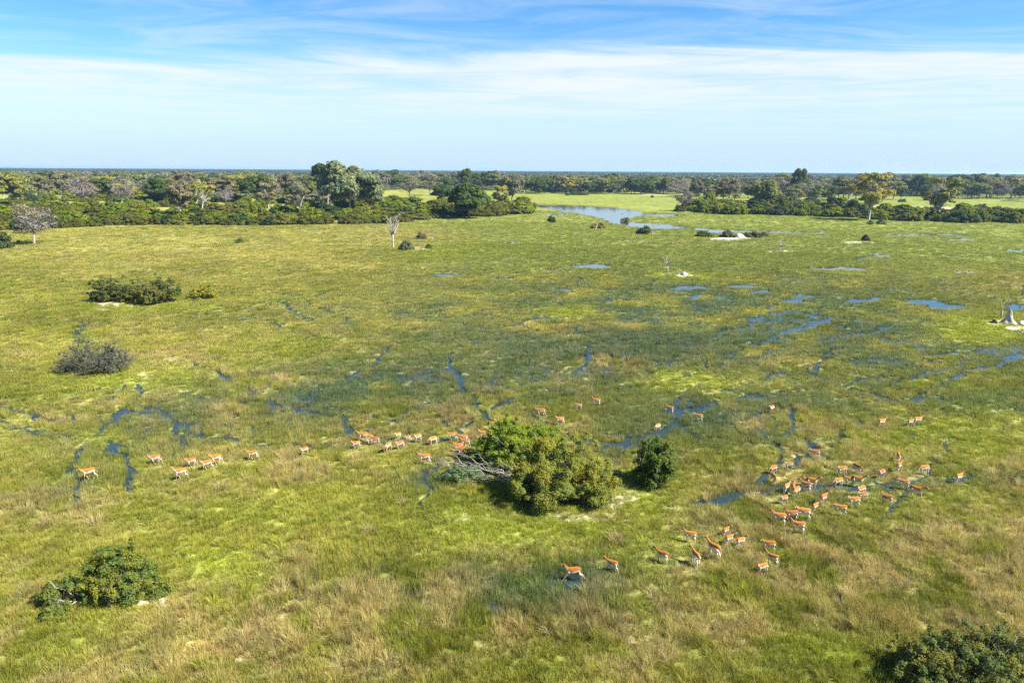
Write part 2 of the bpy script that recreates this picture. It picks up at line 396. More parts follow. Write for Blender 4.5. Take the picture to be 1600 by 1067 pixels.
def height(x, y, f):
    n4 = fbm(x, y, 1.5, 3, 101) * .65 + fbm(x, y, 8, 2, 102) * .35
    z = .09 + .06 * f['wob2'] + .10 * f['big']
    z = z - .30 * f['wet'] * sstep(.36, .68, n4)
    z = z - (.115 + .085 * f['wet']) * f['trail'] * sstep(.22, .5, n4 + .16 * f['wet'])
    z = np.where(f['py'] > 290, z - .42 * sstep(-.05, .32, f['pool']), z)
    z = z + .12 * f['lush'] * (1 - f['trail']) + .10 * f['sand']
    far = sstep(450, 900, f['r']); z = z * (1 - far) + far * np.maximum(z, .12)
    land = sstep(.0, .3, -f['pool']); z = np.where((f['r'] > 450) & (f['pool'] > -.10), np.minimum(z, .09 - .42 * sstep(-.05, .32, f['pool'])), z)
    return z
C_GREEN = np.array([.190, .212, .026]); C_YEL = np.array([.325, .318, .056]); C_TAN = np.array([.42, .345, .140]); C_RUST = np.array([.37, .265, .095])
C_WETG = np.array([.092, .150, .078]); C_SAND = np.array([.44, .385, .30]); C_MUD = np.array([.060, .062, .038]); C_LUSH = np.array([.265, .305, .034]); C_MEADOW = np.array([.180, .225, .036])
def mixc(a, b, t): return a * (1 - t[:, None]) + b * t[:, None]
def grass_color(x, y, f, rnd=None):
    n = fbm(x, y, 22, 3, 130); m = fbm(x, y, 5, 3, 131)
    c = mixc(np.broadcast_to(C_GREEN, (len(x), 3)), np.broadcast_to(C_YEL, (len(x), 3)), sstep(.3, .72, n * .6 + m * .4))
    md = sstep(560, 760, f['px'] + 120 * f['big']) * sstep(450, 390, f['py'] + 30 * f['big'])
    c = mixc(c, np.broadcast_to(C_MEADOW, c.shape), md * .8)
    t = np.clip(f['tan'] + .16 - .16 * sstep(600, 520, f['py']), 0, 1.3) * (1 - .7 * md) * sstep(.32, .62, fbm(x, y, 1.9, 3, 140))
    if rnd is not None: t = np.clip(t * (.45 + 1.1 * rnd), 0, 1)
    c = mixc(c, np.broadcast_to(C_TAN, c.shape), np.clip(t, 0, .92))
    rust = sstep(.52, .75, fbm(x, y, 3.0, 3, 150)) * np.clip(f['tan'], 0, 1) * .4
    c = mixc(c, np.broadcast_to(C_RUST, c.shape), rust)
    w = np.clip(f['wet'] * .95 * sstep(.22, .62, fbm(x, y, 7, 3, 160)) + f['trail'] * .75, 0, .95)
    c = mixc(c, np.broadcast_to(C_WETG, c.shape), w * .85)
    c = mixc(c, np.broadcast_to(np.array([.048, .078, .046]), c.shape), f['trail'] * .8)
    c = mixc(c, np.broadcast_to(C_LUSH, c.shape) * (1 + .35 * (m[:, None] - .5)), np.clip(f['lush'] * .85, 0, 1))
    c = c * (.68 + .64 * fbm(x, y, 1.4, 3, 170))[:, None] * (.88 + .24 * fbm(x, y, 13, 3, 171))[:, None]
    return c

# ------------------------------------------------------------------ ground sheet
def build_ground():
    dense = np.radians(np.linspace(-43, 43, 560))
    rest = np.radians(np.linspace(43, 317, 60)[1:-1])
    az = np.concatenate([dense, rest]); na = len(az)
    dep = np.concatenate([np.linspace(50, 11, 330), np.linspace(11, 1.6, 260)[1:], np.geomspace(1.6, .115, 70)[1:]])
    rr = np.concatenate([[2, 6, 12, 17], CAM_H / np.tan(np.radians(dep))])
    nr = len(rr)
    RR, AZ = np.meshgrid(rr, az, indexing='ij')
    x = (RR * np.sin(AZ)).ravel(); y = (RR * np.cos(AZ)).ravel()
    f = fields(x, y)
    z = height(x, y, f)
    c = grass_color(x, y, f)
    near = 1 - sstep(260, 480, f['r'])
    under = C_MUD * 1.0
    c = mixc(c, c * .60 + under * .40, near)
    c = mixc(c, np.broadcast_to(C_MUD, c.shape), np.clip(sstep(.03, -.06, z) * .9, 0, 1))
    # reed fringe of the river is browner; meadow far away
    fr = np.exp(-((f['pool'] + .25) / .40) ** 2) * (f['py'] < 372) * (f['py'] > 300)
    c = mixc(c, np.broadcast_to(np.array([.15, .125, .045]), c.shape), np.clip(fr * .8, 0, 1))
    # woodland floor past the meadow
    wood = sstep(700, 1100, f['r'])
    c = c * (1 - .25 * sstep(330, 520, f['r']))[:, None]  # ground past the tufts, colour darkened to stand in for blade self-shading
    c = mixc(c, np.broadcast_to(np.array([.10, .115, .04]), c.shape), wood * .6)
    c = mixc(c, np.broadcast_to(C_SAND, c.shape), f['sand'])
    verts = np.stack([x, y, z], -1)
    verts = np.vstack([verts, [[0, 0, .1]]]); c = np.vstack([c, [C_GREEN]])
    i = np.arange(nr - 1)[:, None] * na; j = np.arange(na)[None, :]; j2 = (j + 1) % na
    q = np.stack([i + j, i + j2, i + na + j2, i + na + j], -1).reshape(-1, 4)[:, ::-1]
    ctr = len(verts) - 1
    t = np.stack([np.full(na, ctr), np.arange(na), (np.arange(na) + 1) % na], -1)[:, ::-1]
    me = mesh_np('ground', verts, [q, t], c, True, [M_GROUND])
    o = link('ground', me); tag(o, kind='structure'); return o
build_ground()
def build_water():
    g = Geo()
    n = 48; rr = [0, 40, 150, 500, 1500]
    th = np.linspace(0, 2 * np.pi, n, endpoint=False)
    v = [[0, 0, 0]] + [[r * math.sin(t), r * math.cos(t), 0] for r in rr[1:] for t in th]
    t_ = [(0, 1 + (k + 1) % n, 1 + k) for k in range(n)]
    q = [(1 + a * n + k, 1 + a * n + (k + 1) % n, 1 + (a + 1) * n + (k + 1) % n, 1 + (a + 1) * n + k) for a in range(len(rr) - 2) for k in range(n)]
    g.add(v, q, t_)
    tag(link('water', g.mesh('water', [M_WATER])), kind='structure')
build_water()

# ------------------------------------------------------------------ haze
HAZE = True
if HAZE:
    m, nt, N, L = new_mat('haze_air')
    out = N('ShaderNodeOutputMaterial'); pv = N('ShaderNodeVolumePrincipled')
    pv.inputs['Color'].default_value = (.45, .72, 1.0, 1); pv.inputs['Density'].default_value = 7.5e-5; pv.inputs['Anisotropy'].default_value = .2
    L(pv.outputs[0], out.inputs['Volume'])
    g = Geo(); s_ = 13000.0; zl, zh = -1.6, 36.0
    v = [(-s_, -s_, zl), (s_, -s_, zl), (s_, s_, zl), (-s_, s_, zl), (-s_, -s_, zh), (s_, -s_, zh), (s_, s_, zh), (-s_, s_, zh)]
    g.add(v, [(3, 2, 1, 0), (4, 5, 6, 7), (0, 1, 5, 4), (1, 2, 6, 5), (2, 3, 7, 6), (3, 0, 4, 7)])
    tag(link('haze', g.mesh('haze', [m])), kind='stuff')

# ------------------------------------------------------------------ foliage builders
def leaf_quads(g, c, nrm, size, rng, tone, aspect=.62):
    """rhombic leaf sprays at points c facing roughly nrm"""
    n = len(c)
    nrm = nrm / (np.linalg.norm(nrm, axis=1, keepdims=True) + 1e-9)
    rv = rng.normal(size=(n, 3)); u = np.cross(nrm, rv); u /= np.linalg.norm(u, axis=1, keepdims=True) + 1e-9
    w = np.cross(nrm, u)
    s = (size * rng.uniform(.6, 1.35, n))[:, None]
    v = np.stack([c - u * s, c - w * s * aspect + nrm * s * .12, c + u * s, c + w * s * aspect + nrm * s * .12], 1).reshape(-1, 3)
    q = np.arange(n * 4).reshape(n, 4)
    g.add(v, q, None, np.repeat(tone, 4, 0))
def fill_clumps(g, clumps, per_area, size, rng, hue=.10, up=.55, droop=0.0, jitter=.55, inner=.55):
    """leaf sprays over the shells of foliage clumps (x,y,z,rx,rz)"""
    for cx, cy_, cz, rx, rz in clumps:
        n = max(10, int(per_area * (rx * rx + rx * rz)))
        d = rng.normal(size=(n, 3)); d /= np.linalg.norm(d, axis=1, keepdims=True)
        d[:, 2] = np.where(d[:, 2] < -.35, -d[:, 2] * .8, d[:, 2])
        rad = rng.uniform(inner, 1.08, n) ** .6
        lump = 1 + .22 * np.sin(d[:, 0] * 5 + cx) * np.cos(d[:, 1] * 6 + cy_)
        p = d * np.array([rx, rx, rz]) * (rad * lump)[:, None] + np.array([cx, cy_, cz])
        nn = d + rng.normal(size=(n, 3)) * jitter + np.array([0, 0, up])
        tone = np.ones((n, 3)) * rng.uniform(.72, 1.25, n)[:, None]
        cl = rng.uniform(-hue, hue)
        tone *= np.array([1 + cl * 1.6, 1 + cl * .6, 1 - cl])
        leaf_quads(g, p, nn, size, rng, tone)
def limb(g, a, b, r0, r1, rng, sides=5, sag=.12, seg=4, c=(1, 1, 1)):
    a = np.array(a, float); b = np.array(b, float); L_ = np.linalg.norm(b - a)
    t = np.linspace(0, 1, seg + 1)[:, None]
    off = rng.normal(size=(seg + 1, 3)) * L_ * sag * .35; off[0] = 0; off[-1] = 0
    arc = np.sin(t * np.pi) * np.array([0, 0, 1]) * L_ * sag * rng.uniform(-.2, 1)
    p = a + (b - a) * t + off + arc
    g.tube(p, list(np.linspace(r0, r1, seg + 1)), sides, c)
    return p
def twigs(g, roots, n, length, r, rng, up=.6, sides=3):
    for _ in range(n):
        p = roots[rng.integers(len(roots))]
        d = rng.normal(size=3) + np.array([0, 0, up]); d /= np.linalg.norm(d)
        l_ = length * rng.uniform(.5, 1.3)
        limb(g, p, p + d * l_, r, r * .3, rng, sides, .15, 2, (.46, .40, .37))

PROTO = {}
def proto_tree(key, seed, H, trunk_h, crown_w, crown_h, n_cl, cl_r, leaf, dens, bark, shape='dome', flat=.72, lean=.0, twig_n=0, twig_len=1.5, limbs=9, trunk_r=None):
    rng = np.random.default_rng(seed)
    tr = Geo(); cr_ = Geo()
    rt = trunk_r or H * .022
    fork = np.array([lean * H * .3 + rng.normal() * .2, rng.normal() * .2, trunk_h])
    tr.tube([(0, 0, -.6), (rng.normal() * .05, 0, .4), fork * .5 + rng.normal(size=3) * np.array([.15, .15, 0]), fork], [rt * 1.5, rt * 1.15, rt * .95, rt * .8], 7)
    clumps = []
    cz0 = H - crown_h
    tries = 0
    while len(clumps) < n_cl and tries < 4000:
        tries += 1
        d = rng.normal(size=3); d /= np.linalg.norm(d); rad = rng.uniform(.25, 1) ** .45
        if shape == 'dome': d[2] = abs(d[2]) if rng.random() < .8 else d[2] * .4
        p = d * rad * np.array([crown_w / 2, crown_w / 2, crown_h * (.5 if shape != 'dome' else .8)])
        p[2] += cz0 + crown_h * (.5 if shape != 'dome' else .22)
        r_ = cl_r * rng.uniform(.6, 1.3)
        if p[2] + r_ * flat > H * 1.02 or p[2] - r_ * flat < trunk_h * .55: continue
        p[0] += lean * p[2] * .35
        clumps.append((*p, r_, r_ * flat))
    order = sorted(range(len(clumps)), key=lambda k: -clumps[k][3])
    tips = []
    for k in order[:limbs] + list(rng.permutation(len(clumps))[:limbs]):
        c = np.array(clumps[k][:3]) - np.array([0, 0, clumps[k][4] * .3])
        p = limb(tr, fork * rng.uniform(.72, 1), c, rt * .55, rt * .10, rng, 5, .14, 4)
        tips += [p[2], p[3], p[4]]
        for _ in range(2):
            e = p[3] + rng.normal(size=3) * cl_r * .9
            limb(tr, p[2], e, rt * .2, rt * .05, rng, 4, .1, 2); tips.append(e)
    if twig_n: twigs(tr, tips, twig_n, twig_len, rt * .10, rng)
    fill_clumps(cr_, clumps, dens, leaf, rng)
    PROTO[key] = (tr.mesh(key + '_trunk', [bark], True), cr_.mesh(key + '_crown', [M_LEAF]), H, crown_w)
def proto_shrub(key, seed, W, D, H, n_cl, cl_r, leaf, dens, stems=8, hue=.12):
    rng = np.random.default_rng(seed); cl = []; g = Geo(); st = Geo()
    for k in range(n_cl):
        a = rng.uniform(0, 2 * np.pi); q = rng.random() ** .5
        hz = H * (1 - .6 * q ** 2) * rng.uniform(.35, .98)
        r_ = cl_r * rng.uniform(.65, 1.3)
        z = max(r_ * .5, hz - r_ * .7)
        cl.append((math.cos(a) * q * (W / 2 - r_ * .5), math.sin(a) * q * (D / 2 - r_ * .5), z, r_, r_ * .82))
    fill_clumps(g, cl, dens, leaf, rng, hue)
    for k in range(stems):
        c = cl[rng.integers(len(cl))]
        limb(st, (rng.normal() * W * .06, rng.normal() * D * .06, -.3), (c[0], c[1], c[2] + c[4] * .5), H * .02, H * .006, rng, 5, .15, 4)
    PROTO[key] = (st.mesh(key + '_stems', [M_BARK], True), g.mesh(key + '_foliage', [M_LEAF]), H, W)

# woodland trees
proto_tree('broad_a', 1, 15, 4.2, 15, 11, 46, 2.3, .42, 62, M_BARK, 'dome')
proto_tree('broad_b', 2, 14, 3.6, 13, 10.5, 40, 2.2, .42, 62, M_BARK, 'dome', lean=.1)
proto_tree('tall_a', 3, 18, 6, 12, 12, 38, 2.1, .42, 55, M_BARK, 'round', .8)
proto_tree('tall_b', 4, 17, 5, 11, 12, 34, 2.0, .40, 52, M_PALE, 'round', .8, lean=-.1)
proto_tree('airy_a', 5, 16, 5, 13, 11, 34, 1.7, .36, 44, M_PALE, 'round', .6, twig_n=40, limbs=14, trunk_r=.36)
proto_tree('airy_b', 6, 15, 4.5, 14, 9.5, 32, 1.6, .36, 40, M_PALE, 'dome', .5, lean=.12, twig_n=40, limbs=14, trunk_r=.33)
proto_tree('bare_a', 7, 13, 4, 12, 9, 26, 1.5, .30, 20, M_PALE, 'round', .7, twig_n=420, twig_len=1.7, limbs=16, trunk_r=.30)
proto_tree('bare_b', 8, 12, 3.6, 13, 8.5, 24, 1.5, .30, 16, M_PALE, 'dome', .7, twig_n=460, twig_len=1.8, limbs=16, lean=.15, trunk_r=.28)
# shrubs
proto_shrub('bush_a', 11, 7, 6, 4.2, 26, 1.05, .26, 110)
proto_shrub('bush_b', 12, 8.5, 6, 3.8, 30, 1.05, .26, 105)
proto_shrub('bush_c', 13, 6, 5, 4.6, 24, 1.0, .25, 110)
proto_shrub('bush_d', 14, 9, 7, 4.4, 34, 1.1, .27, 100)
proto_shrub('bush_small', 15, 2.6, 2.4, 1.9, 14, .55, .15, 190, 6)

GREEN_D = (.076, .108, .024); OLIVE = (.180, .192, .046); YELG = (.300, .280, .050); BRIGHT = (.115, .180, .018); GREYG = (.180, .205, .088); BROWNG = (.200, .185, .095); BROWN = (.200, .172, .140); DARK = (.045, .064, .020)
rnd = random.Random(4); BUSH_GAIN = 1.45; NEAR_GAIN = 1.85
def place_tree(key, name, label, px, py, hpx, tint, group=None, rot=None, wide=1.0, cat='tree'):
    tm, cm, H, W = PROTO[key]
    x, y = ground_pt(px, py)
    s = hpx * mpp(px, py) / H
    root = thing(name, label, cat, (x, y, 0.05), rot if rot is not None else rnd.uniform(0, 6.28), (s * wide, s * wide, s), group)
    link('trunk', tm, root)
    c = link('crown', cm, root)
    j = rnd.uniform(.86, 1.16)
    c.color = (tint[0] * j * rnd.uniform(.93, 1.07), tint[1] * j, tint[2] * j, 1)
    return root
def place_bush(key, name, label, px, py, wpx, hpx, tint, group=None, rot=None, stems=False, cat='shrub', yoff=0):
    sm, fm, H, W = PROTO[key]
    x, y = ground_pt(px, py); k = mpp(px, py)
    y += yoff
    s = wpx * k / W; sz = hpx * k / H
    r_ = rot if rot is not None else rnd.uniform(-.5, .5) + rnd.choice((0, math.pi))
    j = rnd.uniform(.88, 1.14) * BUSH_GAIN; tint = (tint[0] * j * rnd.uniform(.92, 1.08), tint[1] * j, tint[2] * j * .72, 1)
    if stems:
        root = thing(name, label, cat, (x, y, 0.05), r_, (s, s, sz), group)
        link('stem', sm, root); c = link('foliage', fm, root); c.color = tint
        return root
    o = link(name, fm, None, (x, y, 0.05)); o.rotation_euler = (0, 0, r_); o.scale = (s, s, sz); o.color = tint
    return tag(o, label, cat, group)

# --- trees that stand out
place_tree('broad_a', 'dome_tree', 'huge grey-green dome-crowned tree towering above the shrub belt at left', 548, 331, 76, (.210, .240, .115), None, .6, 1.0)
place_tree('tall_a', 'dome_tree', 'dark green tall crown rising behind the huge dome-crowned tree', 512, 320, 62, GREEN_D, None, 1.0, 1.05)
place_tree('airy_b', 'dome_tree', 'yellow-green crown tucked against the left side of the huge dome-crowned tree', 506, 327, 50, OLIVE, None, 2.2)
place_tree('broad_b', 'dome_tree', 'low grey-green crown leaning out on the right of the huge dome-crowned tree', 582, 330, 42, GREYG, None, 1.2, .9)
place_tree('broad_a', 'umbrella_tree', 'wide dark green umbrella tree with deep shade under it at the belt end', 733, 341, 54, GREEN_D, None, 2.0, 1.18)
place_tree('airy_a', 'woodland_tree', 'yellowish tree leaning against the right of the dark umbrella tree', 783, 330, 40, YELG, None, .3, .85)
place_tree('broad_b', 'woodland_tree', 'rusty olive round tree above the right end of the left shrub belt', 800, 316, 43, BROWNG, None, .3, .9)
place_tree('airy_a', 'acacia_tree', 'tall yellow-green tree with white forked trunk at the right shrubs', 1357, 344.5, 74, YELG, None, 4.0, .95)
place_tree('airy_a', 'acacia_tree', 'olive tree with thick pale trunk right of the tall yellow-green one', 1464, 345, 68, OLIVE, None, 1.5, .95)
place_tree('bare_b', 'bare_tree', 'nearly leafless grey tree with white forked trunk at the left meadow edge', 54, 381, 66, BROWN, None, .8, 1.0)
place_tree('bare_a', 'bare_tree', 'grey twiggy tree with pale base standing over bushes in front of bare ground', 1068, 330, 36, BROWN, None, 2.0, .95)
place_tree('bare_a', 'bare_tree', 'purple-grey leafless tree with white trunk above the left belt', 130, 323, 44, BROWN, None, 4.4, 1.15)
place_tree('bare_b', 'bare_tree', 'pale grey leafless tree with spreading limbs left of the centre of the left belt', 190, 320, 42, BROWN, None, 1.4, 1.1)
place_tree('tall_b', 'bare_tree', 'slanting white-trunked tree standing in the middle of the left belt', 284, 345, 62, BROWNG, None, 5.2, .75)
place_tree('airy_b', 'woodland_tree', 'yellow-green round tree with dark trunk in the middle of the left belt', 316, 330, 48, YELG, None, .2, .9)
place_tree('bare_b', 'bare_tree', 'white-limbed leafless tree right of the yellow-green round tree', 353, 320, 30, BROWN, None, 3.0, .9)
place_tree('airy_a', 'woodland_tree', 'brownish airy tree with pale trunk left of the tree with bare lower limbs', 420, 328, 42, BROWNG, None, 2.6, 1.0)
place_tree('airy_b', 'woodland_tree', 'olive tree with bare lower limbs just left of the huge dome-crowned tree', 468, 338, 50, BROWNG, None, .9, .85)
place_tree('broad_b', 'woodland_tree', 'pair of dark trunks under a green crown at the far left edge', 24, 322, 52, OLIVE, None, 3.9, .95)
place_tree('tall_a', 'woodland_tree', 'palm-like dark crest poking above the skyline at centre left', 728, 303, 38, GREEN_D, None, 3.3, .8)
place_tree('bare_a', 'bare_tree', 'grey-brown tree with fanned limbs beyond the meadow behind the belt', 640, 310, 36, BROWNG, None, 1.9, 1.2)
place_tree('airy_b', 'woodland_tree', 'tree with a slanting white trunk behind the belt near the meadow', 672, 306, 34, BROWNG, None, 1.1, 1.1)
place_tree('broad_b', 'woodland_tree', 'dark crooked tree on the near edge of the meadow behind the belt', 690, 319, 30, GREEN_D, None, .4, .95)
place_tree('tall_a', 'woodland_tree', 'tall dark tree breaking the skyline right of centre', 1245, 312, 47, GREEN_D, None, 1.1, .62)
place_tree('bare_b', 'bare_tree', 'tree with a large slanting white limb at the right woodland edge', 1548, 310, 34, BROWNG, None, 5.6, 1.2)
place_tree('broad_a', 'woodland_tree', 'broad olive tree rising behind the right shrub belt', 1190, 322, 40, OLIVE, None, 2.4, 1.25)
place_tree('airy_b', 'woodland_tree', 'first of two open olive trees behind the right belt', 1241, 322, 33, OLIVE, None, 2.9, .9)
place_tree('airy_a', 'woodland_tree', 'second of two open olive trees behind the right belt', 1272, 322, 34, OLIVE, None, .9, 1.0)

# --- belts of trees that look alike
BELT = []
KINDS = {'dark': (['broad_a', 'tall_a', 'broad_b'], GREEN_D, 'dark green tree'), 'olive': (['tall_b', 'broad_b', 'airy_b', 'broad_a'], OLIVE, 'olive green tree'), 'yellow': (['airy_a', 'airy_b'], YELG, 'yellow-green airy tree'),
         'brown': (['airy_a', 'tall_b', 'airy_b'], BROWNG, 'brownish thin-leaved tree'), 'bare': (['bare_a', 'bare_b'], BROWN, 'grey leafless tree')}
def belt(where, n, x0, x1, base0, base1, h0, h1, weights):
    ks = list(weights)
    for i in range(n):
        k = rnd.choices(ks, [weights[q] for q in ks])[0]
        protos, tint, word = KINDS[k]
        px = x0 + (x1 - x0) * (i + rnd.random()) / n
        py = rnd.uniform(base0, base1)
        py += (px - 800) / 160.0 * .9
        BELT.append((px, word, where, place_tree(rnd.choice(protos), 'woodland_tree', word, px, py, rnd.uniform(h0, h1) * (1.0 if k != 'bare' else .95), tint, 'trees ' + where, None, rnd.uniform(1.0, 1.4))))
belt('behind left belt', 26, -30, 480, 309, 321, 26, 44, {'dark': 3, 'olive': 3, 'yellow': 2, 'brown': 3, 'bare': 3})
belt('far behind left belt', 42, -40, 500, 291, 306, 15, 27, {'dark': 3, 'olive': 4, 'yellow': 1, 'brown': 3, 'bare': 1})
belt('beyond meadow gap', 26, 590, 830, 292, 299, 17, 27, {'dark': 3, 'olive': 3, 'yellow': .7, 'brown': 3, 'bare': 1})
belt('past back meadow', 44, 815, 1060, 298, 303, 19, 28, {'dark': 4, 'olive': 3, 'yellow': .6, 'brown': 2, 'bare': 1})
belt('behind right belt', 34, 1060, 1340, 302, 314, 20, 38, {'dark': 2.5, 'olive': 4, 'yellow': 1, 'brown': 3, 'bare': 2})
belt('past sandy ground', 40, 1340, 1640, 301, 311, 18, 36, {'dark': 3, 'olive': 4, 'yellow': .8, 'brown': 3, 'bare': 2.4})

# --- shrub belts
MARKS_L = [(0, 'the left picture edge'), (54, 'the white forked trunk'), (130, 'the purple-grey tree'), (190, 'the pale leafless tree'), (284, 'the slanting white trunk'), (353, 'the white-limbed tree'),
           (420, 'the brownish airy tree'), (468, 'the bare-limbed olive tree'), (548, 'the huge dome tree'), (614, 'the white dead tree'), (672, 'the slanting back trunk'), (733, 'the dark umbrella tree'), (800, 'the rusty round tree'),
           (862, 'the upright river bush'), (930, 'the river bend'), (1018, 'the tiny meadow bush'), (1068, 'the grey twiggy tree'), (1130, 'the broad olive tree'), (1190, 'the broad olive tree'), (1245, 'the tall skyline tree'), (1300, 'the open olive pair'),
           (1356, 'the tall yellow-green tree'), (1410, 'the low pale scrub'), (1463, 'the thick pale trunk'), (1548, 'the slanting white limb'), (1600, 'the right picture edge')]
ORD = ['', 'second ', 'third ', 'fourth ', 'fifth ', 'sixth ', 'seventh ', 'eighth ']
def label_belts():
    seen = {}
    for px, word, where, o in sorted(BELT, key=lambda b: b[0]):
        mx, mk = min(MARKS_L, key=lambda m_: abs(m_[0] - px))
        side = 'in line with' if abs(px - mx) < 7 else ('left of' if px < mx else 'right of')
        key = (word, where, side, mk); k = seen.get(key, 0); seen[key] = k + 1
        o['label'] = '%s%s %s, %s %s' % (ORD[min(k, 7)], word, where, side, mk)
def lerp_curve(pts, x):
    xs = [p[0] for p in pts]; ys = [p[1] for p in pts]; return float(np.interp(x, xs, ys))
EDGE_L = [(-60, 362), (60, 358), (100, 357), (200, 352), (400, 352.5), (600, 350), (650, 345), (700, 338), (760, 339), (790, 336), (826, 333)]
BACK_L = [(-60, 312), (100, 312), (200, 311), (500, 316), (620, 318), (700, 325), (826, 329)]
EDGE_R = [(1055, 328), (1085, 331), (1110, 335), (1200, 336), (1330, 340), (1400, 346), (1480, 347), (1560, 348), (1640, 352)]
BACK_R = [(1055, 325), (1200, 320), (1330, 326), (1400, 336), (1480, 338), (1560, 342), (1640, 344)]
SHR = {'dull': ((.070, .076, .017), 'dull green shrub'), 'green': ((.096, .122, .010), 'fresh green shrub'), 'deep': ((.030, .046, .020), 'blackish green shrub'), 'olive': ((.098, .100, .024), 'olive green shrub')}
def shrub_belt(where, edge, back, x0, x1, n_front, rows, n_row, HT=1.0, wf={'dull': 6, 'olive': 2, 'deep': 2}):
    BK = ['bush_a', 'bush_b', 'bush_c', 'bush_d']
    def put(px, py, w, h, wt, row=''):
        k = rnd.choices(list(wt), list(wt.values()))[0]; tint, word = SHR[k]
        BELT.append((px, word, row + where, place_bush(rnd.choice(BK), 'shrub', word, px, py, w, h, tint, 'shrubs in ' + where)))
    for i in range(n_front):
        px = x0 + (x1 - x0) * (i + rnd.random()) / n_front
        py = lerp_curve(edge, px) - rnd.uniform(0, 1.4)
        put(px, py, rnd.uniform(24, 40), rnd.uniform(12, 19) * HT, wf, 'at front of ')
    for r_ in range(rows):
        for i in range(n_row):
            px = x0 + (x1 - x0) * (i + rnd.random()) / n_row
            e, b = lerp_curve(edge, px), lerp_curve(back, px)
            t = (r_ + rnd.uniform(.3, .9)) / rows
            py = e + (b - e) * t
            sc_ = mpp(px, e) / mpp(px, py)
            put(px, py, rnd.uniform(36, 62) * sc_ ** .6, rnd.uniform(15, 25) * HT * sc_ ** .7, {'green': 5, 'dull': 3, 'olive': 2, 'deep': 1}, ('low in ', 'midway up ', 'high in ', 'at back of ')[r_])
shrub_belt('left belt', EDGE_L, BACK_L, -30, 820, 46, 4, 36)
shrub_belt('right belt', EDGE_R, BACK_R, 1085, 1600, 26, 2, 20, 1.15, {'green': 6, 'dull': 2, 'olive': 5, 'deep': .4})

label_belts()
# --- single shrubs standing out on the plain
for args in [
    ('bush_a', 'shrub', 'dark bush cut by the left picture edge in front of the belt', 2, 388, 38, 30, (.05, .062, .025)),
    ('bush_small', 'shrub', 'low dark bush left of the white forked trunk at the meadow edge', 32, 382, 12, 8, (.05, .065, .03)),
    ('bush_small', 'shrub', 'small round bush alone on the left meadow below the belt', 372, 380, 15, 9, (.05, .072, .03)),
    ('bush_a', 'shrub', 'grey-green bush right of the white dead tree', 635, 391, 25, 17, (.085, .095, .06)),
    ('bush_c', 'shrub', 'grey scrubby bush up behind the bushes by the dead tree', 659, 374, 16, 13, (.085, .085, .06)),
    ('bush_small', 'shrub', 'small dark bush at the right end of the pale sandy spot', 672, 389, 12, 10, (.055, .065, .03)),
    ('bush_c', 'shrub', 'upright dark bush in the meadow left of the river', 862, 348, 13, 13, (.04, .058, .025)),
    ('bush_c', 'shrub', 'dark bush on the near bank beside a bare stem', 1006, 366, 22, 16, (.05, .066, .028)),
    ('bush_b', 'shrub', 'reedy bush half in the river just behind the near bank', 977, 346, 16, 8, (.11, .10, .05)),
    ('bush_b', 'shrub', 'brown reedy bush at the bend left of the river bank log', 935, 357, 26, 12, (.14, .12, .05)),
    ('bush_b', 'shrub', 'dark bush behind the bare white sand spot', 1100, 370, 27, 12, (.06, .07, .03)),
    ('bush_a', 'shrub', 'dark bush touching the left side of the white mound', 1136, 371, 24, 12, (.065, .075, .035)),
    ('bush_b', 'shrub', 'long olive bush touching the right side of the white mound', 1174, 371, 34, 12, (.08, .082, .036)),
    ('bush_small', 'shrub', 'olive bush at the far right of the white mound bushes', 1196, 370, 16, 9, (.09, .09, .045)),
    ('bush_small', 'shrub', 'dark upright bush beside the streak of bare sand at right', 1354, 377, 13, 14, (.045, .05, .03)),
    ('bush_small', 'shrub', 'left one of two small bushes below the tall yellow-green tree', 1358, 351, 11, 9, (.07, .09, .03)),
    ('bush_small', 'shrub', 'right one of two small bushes below the tall yellow-green tree', 1380, 351, 17, 11, (.09, .11, .04)),
    ('bush_d', 'shrub', 'large round dark bush at the right end of the right belt', 1502, 348, 52, 20, (.055, .075, .028)),
    ('bush_d', 'shrub', 'second large dark bush near the right picture edge', 1562, 347, 44, 18, (.05, .07, .028)),
    ('bush_small', 'shrub', 'small bush with dry twigs at the right picture edge', 1590, 342, 14, 12, (.06, .08, .03)),
    ('bush_b', 'shrub', 'round dark bush on the sandy ground at right', 1532, 327, 24, 11, (.05, .065, .03)),
    ('bush_b', 'shrub', 'low scrub on the pale flat left of the thick pale trunk', 1410, 316, 14, 7, (.06, .08, .04)),
    ('bush_b', 'shrub', 'dark bush at the far end of the back meadow', 904, 305, 30, 8, (.05, .075, .025)),
    ('bush_small', 'shrub', 'tiny dark bush out on the back meadow', 1018, 309, 6, 5, (.05, .07, .025)),
    ('bush_c', 'shrub', 'small dark bush at the left of the back meadow', 886, 306, 7, 6, (.05, .07, .025)),
    ('bush_b', 'shrub', 'bush at the foot of the grey twiggy tree', 1062, 331, 20, 14, (.05, .065, .03)),
    ('bush_d', 'shrub', 'dark round bush right of the grey twiggy tree', 1102, 332, 42, 17, (.055, .07, .025)),
]: place_bush(*args[:7], args[7])


